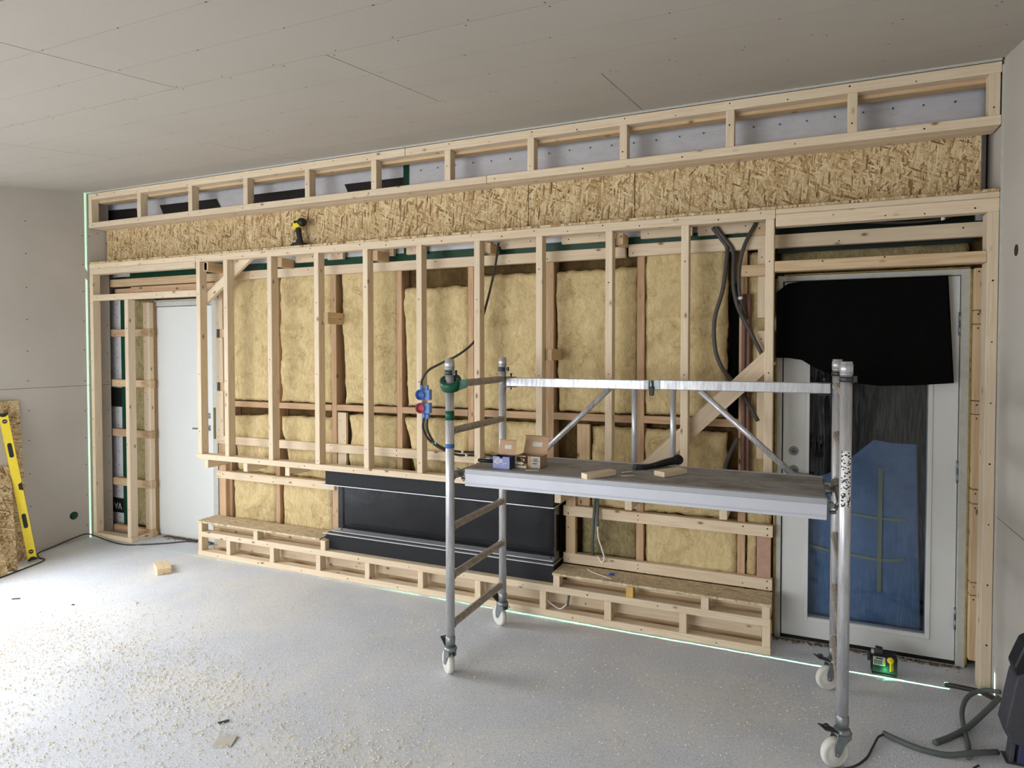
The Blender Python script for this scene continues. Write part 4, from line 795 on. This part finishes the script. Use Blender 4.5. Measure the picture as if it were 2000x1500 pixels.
for (a, c, e, f_) in ((6.9445, 6.9495, .02, 2.2), (5.9525, 5.9615, .02, 2.19)):
    k = 40; vs = []
    for j in range(k+1):
        z = e+(f_-e)*j/k; q = .006*noise.noise(V((a*9, z*8, 1)))
        vs += [(a-.003, .262+q, z), (c+.003, .262+q*.7, z), (c, .32, z), (a, .32, z)]
    b.add(vs, [(4*j+i, 4*j+(i+1) % 4, 4*j+4+(i+1) % 4, 4*j+4+i) for j in range(k) for i in range(4)]+[(0, 1, 2, 3), (4*k, 4*k+3, 4*k+2, 4*k+1)], 0, True)
b.build('foam_seal', 'foam', D2)
MB().box((6.0, .27, 2.2065), (6.94, .3, 2.2125)).build('foam_seal', 'foam', D2)
# black cloth over upper glass, hung inside
def cloth(name, label, outline_top, outline_bot, y, mat, cat, amp=.012, n_=70, m_=40, seed=0, th=.003):
    vs = []
    def ev(o, u):
        for (a, za), (c, zc) in zip(o, o[1:]):
            if u <= c: return za+(zc-za)*(u-a)/(c-a)
        return o[-1][1]
    xa, xb = outline_top[0][0], outline_top[-1][0]
    for s_ in (0, 1):
        for j in range(m_+1):
            for i in range(n_+1):
                x = xa+(xb-xa)*i/n_; v = j/m_; z = ev(outline_bot, x)*(1-v)+ev(outline_top, x)*v
                xx = x+(.034*(1-v) if i == n_ else .034*(1-v)*max(0, (i/n_-.7)/.3))
                vs.append((xx, y+s_*th-amp*(1-v*.6)*noise.noise(V((x*7, z*.7, seed)))*(1 if s_ == 0 else 1), z))
    q = (n_+1)*(m_+1); fs = []
    for j in range(m_):
        for i in range(n_):
            a = j*(n_+1)+i; fs += [(a, a+1, a+n_+2, a+n_+1), (a+q, a+n_+1+q, a+n_+2+q, a+1+q)]
    per = list(range(n_+1))+[(j+1)*(n_+1)-1 for j in range(1, m_+1)]+[m_*(n_+1)+i for i in range(n_-1, -1, -1)]+[j*(n_+1) for j in range(m_-1, 0, -1)]
    fs += [(per[i], per[(i+1) % len(per)], per[(i+1) % len(per)]+q, per[i]+q) for i in range(len(per))]
    b = MB().add(vs, fs, 0, True); M4 = recenter(b, ((xa+xb)/2, y, 1.8)); return tag(b.build(name, mat, None, M4), label, cat)
cloth('black_cloth', 'black cloth hung over the upper half of the glazed door', [(5.957, 2.105), (6.02, 2.155), (6.1, 2.165), (6.832, 2.168)], [(5.957, 1.712), (6.02, 1.712), (6.1, 1.70), (6.16, 1.66), (6.25, 1.62), (6.38, 1.57), (6.5, 1.555), (6.65, 1.56), (6.832, 1.578)], .235, 'felt', 'cloth')
# behind the glass: added black sheet makes the dark above, blue tarpaulin below with yellowish tape
cloth('added_dark_sheet', 'added black sheet making the darkness behind the middle of the door glass', [(5.99, 2.15), (6.93, 2.15)], [(5.99, .03), (6.93, .03)], .475, 'felt', 'cloth', amp=.015, seed=5)
tpv = cloth('blue_tarpaulin', 'blue tarpaulin with yellowish tape cross seen through the lower door glass', [(6.1, .93), (6.3, 1.03), (6.44, 1.17), (6.5, 1.225), (6.6, 1.21), (6.72, 1.21)], [(6.1, .03), (6.72, .03)], .40, 'tarp', 'tarpaulin', amp=.02, seed=9)
def ttape(pts, w_): 
    P = [V(p) for p in pts]; b = MB()
    for p, q in zip(P, P[1:]):
        d = (q-p).normalized(); nn_ = V((-d.z, 0, d.x))*w_/2; b.add([p-nn_, q-nn_, q+nn_, p+nn_, p-nn_+V((0, .001, 0)), q-nn_+V((0, .001, 0)), q+nn_+V((0, .001, 0)), p+nn_+V((0, .001, 0))], [(0, 1, 2, 3), (7, 6, 5, 4), (0, 4, 5, 1), (2, 6, 7, 3), (1, 5, 6, 2), (3, 7, 4, 0)])
    b.build('tape_strip', 'tarptape', tpv)
ttape([(6.535, .385, 1.06), (6.535, .385, .32)], .022); ttape([(6.18, .382, .775), (6.35, .382, .775), (6.55, .382, .76), (6.67, .382, .765)], .016); ttape([(6.13, .382, .56), (6.22, .382, .545), (6.5, .382, .515), (6.6, .382, .52), (6.66, .382, .535)], .016)
# ================================================================ LASER LEVEL
K = T((6.525, .035, 0)) @ RZ(-.05); ll = thing('laser_level', 'black and yellow laser level on the floor in front of the glazed door', 'laser level', M4=K)
MB().prism([(-.062, .008), (.062, .008), (.064, .1), (.052, .112), (-.045, .108), (-.062, .09)], -.034, .034).build('housing', 'black', ll, local=True, bevel=.006, segs=2)
MB().box((-.058, -.038, 0), (.06, .036, .012)).build('base', 'black', ll, local=True, bevel=.003)
sp = MB().box((-.052, -.0362, .052), (.006, -.0342, .098)).build('keypad_label', 'screen', ll, local=True, bevel=.001)
b = MB()
for i in range(5): b.box((-.046+i*.008, -.0368, .056), (-.042+i*.008, -.0363, .082))
b.box((-.04, -.0368, .087), (-.006, -.0363, .094)); b.build('keypad_print', 'print', ll, local=True)
MB().box((.0, -.0366, .056), (.005, -.0363, .08)).build('keypad_stripe', 'yellow2', ll, local=True)
MB().lathe([(0, .006), (.015, .006), (.017, 0)], T((.03, -.034, .088)) @ RX(PI/2), 18).build('lock_dial', 'yellow2', ll, local=True)
MB().box((.026, -.0385, .028), (.036, -.034, .088)).build('lock_lever', 'yellow2', ll, local=True, bevel=.002)
MB().box((.045, -.036, .012), (.063, .034, .106)).build('battery', 'black', ll, local=True, bevel=.004)
MB().prism([(-.042, .106), (-.006, .106), (-.004, .134), (-.04, .138)], -.02, .02).build('top_window', 'zinc_dark', ll, local=True, bevel=.003)
MB().box((-.078, -.016, .06), (-.062, .016, .1)).build('side_window', 'zinc_dark', ll, local=True, bevel=.003); MB().box((-.06, -.012, .1), (-.044, .012, .12)).build('side_window', 'screen', ll, local=True, bevel=.003)
b = MB()
for k in range(6): b.box((.0385, -.0372, .034+k*.0085), (.0435, -.0364, .039+k*.0085))
b.build('side_print', 'yellow2', ll, local=True)
# ================================================================ LEFT CORNER: sheets, level, cable
def sheet_board(label, yc, width, height, lean_x, mat='osb_yz', th=.012, xfoot=.3, yaw_=0, name='osb_offcut'):
    ang = math.atan2(xfoot+.008-lean_x, height)
    K = T((xfoot, yc, .001)) @ RZ(yaw_) @ RY(-math.asin(min(.9, (xfoot-lean_x)/height)))
    b = MB().box((-th, -width/2, 0), (0, width/2, height)); return tag(b.build(name, mat, None, K, bevel=.001), label, 'board offcut', 'boards leaning at the left edge')
def board3(label, br, tr, width, mat='osb_yz', th=.012, name='osb_offcut'):
    br, tr = V(br), V(tr); z = (tr-br).normalized(); y = V((-.12, 1, 0)); y = (y-z*y.dot(z)).normalized(); x = y.cross(z)
    K = Matrix((x, y, z)).transposed().to_4x4(); K.translation = br
    return tag(MB().box((-th, -width, 0), (0, 0, (tr-br).length)).build(name, mat, None, K, bevel=.001), label, 'board offcut', 'boards leaning at the left edge')
board3('tallest strand board offcut leaning on the left wall behind the spirit level', (.13, -.615, .001), (.006, -.61, 1.33), .38)
board3('pale grey board leaning between the tall and the short strand board', (.22, -.78, .001), (.04, -.72, 1.19), .27, 'greycard', name='grey_board')
board3('middle height strand board offcut leaning in front, left of the spirit level', (.375, -.84, .001), (.11, -.735, .80), .24)
board3('lowest strand board offcut at the very left edge of the photo', (.43, -.93, .001), (.25, -.95, .52), .3)
p0, p1 = V((.25, -.66, .012)), V((.06, -.755, 1.235)); zx = (p1-p0).normalized(); yy_ = V((.45, .0, .0)); fx = V((.86, -.5, .12)); fx = (fx-zx*fx.dot(zx)).normalized(); sx_ = zx.cross(fx)
K = Matrix((sx_, fx, zx)).transposed().to_4x4(); K.translation = p0; Lv = (p1-p0).length
sl = thing('spirit_level', 'long yellow spirit level leaning in front of the boards by the left wall', 'spirit level', M4=K)
MB().box((-.03, -.012, .012), (.03, .012, Lv-.012)).build('body', 'yellow', sl, local=True, bevel=.002)
for a, c in ((0, .03), (Lv-.03, Lv)): MB().prism([(-.032, a), (.032, a), (.032, a+.012), (.012, c), (-.012, c), (-.032, a+.012)] if a == 0 else [(-.032, c), (-.032, c-.012), (-.012, a), (.012, a), (.032, c-.012), (.032, c)], -.0135, .0135).build('end_cap', 'black', sl, local=True)
for fz in (.27, .75):
    z = Lv*fz; o_ = MB()
    pts = [(.016*math.cos(a)*.95, z+(.045 if math.sin(a) > 0 else -.045)+.016*math.sin(a)) for a in [2*PI*k/20 for k in range(20)]]
    o_.prism(pts, -.0128, .0135).build('hand_slot', 'black', sl, local=True)
for fz in (.06, .945): MB().lathe([(0, 0), (.017, 0), (.0175, -.0008)], T((0, .0133, Lv*fz)) @ RX(-PI/2), 22).build('vial_window', 'black', sl, local=True); MB().box((-.012, .0133, Lv*fz-.003), (.012, .0141, Lv*fz+.003)).build('vial', 'vial', sl, local=True)
MB().prism([(.03, Lv*.5-.035), (.004, Lv*.5-.022), (.004, Lv*.5+.022), (.03, Lv*.5+.035)], -.0125, .0135).build('centre_vial_block', 'black', sl, local=True)
cable('floor_cable', 'thin black cable snaking along the floor in the left corner and past the timber frame', [(.55, -1.4, .005), (.45, -1.0, .005), (.39, -.8, .005), (.345, -.66, .005), (.30, -.60, .006), (.2, -.585, .006), (.08, -.52, .01), (.02, -.36, .012), (.008, -.2, .035), (.02, -.08, .05), (.1, -.045, .03), (.3, -.05, .008), (.53, -.06, .006), (.7, .02, .006), (.85, .13, .006), (.97, .24, .006), (1.15, .28, .03)], .0055)
tag(MB().box((-.11, -.05, -.022), (.11, .05, .022)).build('wood_offcut', 'end', None, T((1.435, -.385, .0225)) @ RZ(-.52), bevel=.002), 'pale wood block lying alone on the floor at the left', 'wood offcut')
# debris
for (x, y, a, l, w_, m_, lab) in ((1.02, -1.2, .6, .05, .014, 'zinc_dark', 'dark sliver on the bright floor at the left edge'), (1.86, -.91, -.3, .04, .012, 'greycard', 'small pale scrap with a dark tip on the floor behind the sawdust'), (3.60, -1.72, .9, .05, .013, 'zinc_dark', 'small dark strip on the floor just above the square card'), (1.5, -1.11, .2, .018, .01, 'zinc_dark', 'tiny dark crumb on the bright floor')):
    tag(MB().box((-l/2, -w_/2, 0), (l/2, w_/2, .004)).build('debris_scrap', m_, None, T((x, y, .0015)) @ RZ(a)), lab, 'debris')
tag(MB().box((-.042, -.04, 0), (.042, .04, .004)).build('card_scrap', 'greycard', None, T((3.73, -1.83, .0015)) @ RZ(.45) @ RX(.04)), 'square grey card scrap on the floor near the bottom of the photo', 'card')
def scatter(name, label, n_, fn, mat, size, cat='sawdust'):
    vs = []; fs = []; rr = random.Random(3)
    for i in range(n_):
        x, y, k = fn(rr); s_ = rr.uniform(*size)*k; a = rr.uniform(0, PI); d = V((math.cos(a), math.sin(a), 0))*s_; e = V((-d.y, d.x, 0))*rr.uniform(.25, .6); z = rr.uniform(.001, .004); h = V((0, 0, rr.uniform(.001, .003)))
        c = V((x, y, z)); o = len(vs); vs += [c-d-e, c+d-e, c+d+e+h, c-d+e+h*.3, c+V((0, 0, .0035))]; fs += [(o, o+1, o+4), (o+1, o+2, o+4), (o+2, o+3, o+4), (o+3, o, o+4), (o+3, o+2, o+1, o)]
    b = MB().add(vs, fs); return tag(b.build(name, mat), label, cat, None, 'stuff')
cent = [(random.uniform(1.4, 5.6), random.uniform(-3.0, -1.35), random.uniform(.12, .3)) for _ in range(40)]
def fn(rr):
    if rr.random() < .3: return rr.uniform(.8, 6.6), rr.uniform(-3.2, -.2), .8
    c = cent[rr.randrange(len(cent))]; return c[0]+rr.gauss(0, c[2])*1.5, c[1]+rr.gauss(0, c[2]), 1
scatter('sawdust', 'pale sawdust and wood shavings scattered over the concrete floor', 16000, fn, 'chip', (.002, .006))
def fn2(rr):
    if rr.random() < .45: return rr.uniform(.6, 1.36), .3-abs(rr.gauss(0, .03)), 1.3
    return rr.uniform(5.96, 6.92), .27-abs(rr.gauss(0, .02)), 1
scatter('rubble', 'crumbs of mortar and dirt along the two door thresholds', 1200, fn2, 'dirt', (.003, .008), 'rubble')
# ================================================================ RIGHT CORNER
cable('conduit_offcut', 'short dark conduit end lying against the right wall corner', [(6.8, -.02, .02), (6.86, -.045, .03), (6.94, -.08, .04), (6.99, -.16, .05)], .0125, 'cable', 'conduit')
cable('conduit_offcut', 'thick grey conduit pointing left from the black tool', [(6.655, -.607, .013), (6.73, -.53, .014), (6.82, -.42, .02), (6.92, -.30, .06), (6.98, -.24, .1)], .0125, 'conduit', 'conduit')
cable('conduit_offcut', 'grey conduit loop arching above the straight piece', [(6.77, -.67, .01), (6.79, -.56, .012), (6.80, -.44, .014), (6.815, -.32, .04), (6.86, -.22, .07), (6.93, -.19, .1), (6.99, -.22, .12)], .0105, 'conduit', 'conduit')
cable('conduit_offcut', 'long grey conduit lying across the floor at the lower right', [(6.454, -.615, .013), (6.52, -.655, .013), (6.594, -.685, .013), (6.69, -.685, .013), (6.789, -.651, .026), (6.894, -.576, .013)], .0125, 'conduit', 'conduit')
cable('floor_cable', 'thin black cable running from the long conduit to the right castor', [(6.46, -.62, .014), (6.43, -.655, .01), (6.40, -.74, .006), (6.364, -.84, .005), (6.30, -.93, .005), (6.2, -.99, .005)], .0045)
cable('floor_cable', 'thin dark cable curling off the bottom right edge', [(6.80, -.70, .005), (6.77, -.74, .005), (6.75, -.80, .005), (6.76, -.88, .005), (6.8, -.95, .005)], .004)
# black angular tool case on a stand, partly outside the frame
tl = thing('power_tool', 'dusty black angular power tool on a blue grey stand cut by the right edge', 'power tool', (6.93, -.8, 0))
def tp(px, py, y):   # helper measured point -> xz on a vertical plane
    d = F+R_*((px-1025)/1249.7)-U_*((py-712.4)/1249.7); t = (y+3.9034)/d.y; return (6.0818+d.x*t, 1.7637+d.z*t)
yt = -.62
P1 = [tp(*p, yt) for p in ((1985, 1318), (1981, 1332), (1961, 1418), (1972, 1448), (1995, 1454), (2030, 1440), (2040, 1300))]
P2 = [tp(*p, yt) for p in ((2002, 1256), (1980, 1302), (1986, 1318), (2012, 1340), (2045, 1300), (2040, 1240))]
P3 = [tp(*p, yt) for p in ((1976, 1452), (1985, 1454), (1976, 1520), (1965, 1520))]
P4 = [tp(*p, yt) for p in ((1992, 1455), (2010, 1455), (2002, 1530), (1982, 1530))]
MB().prism(P1, yt-.02, yt+.1).build('housing', 'dustgrey', tl, bevel=.006); MB().prism(P2, yt-.01, yt+.09).build('upper_cover', 'black', tl, bevel=.006)
MB().prism(P3, yt, yt+.06).build('leg', 'dustgrey', tl, bevel=.003); MB().prism(P4, yt, yt+.06).build('leg', plain('navy_leg', srgb(62, 68, 96), .6), tl, bevel=.003)
zb_ = min(z for _, z in P4)
MB().box((P3[0][0]-.02, yt-.01, 0), (7.0, yt+.08, max(.004, zb_+.01))).build('foot', 'dustgrey', tl)
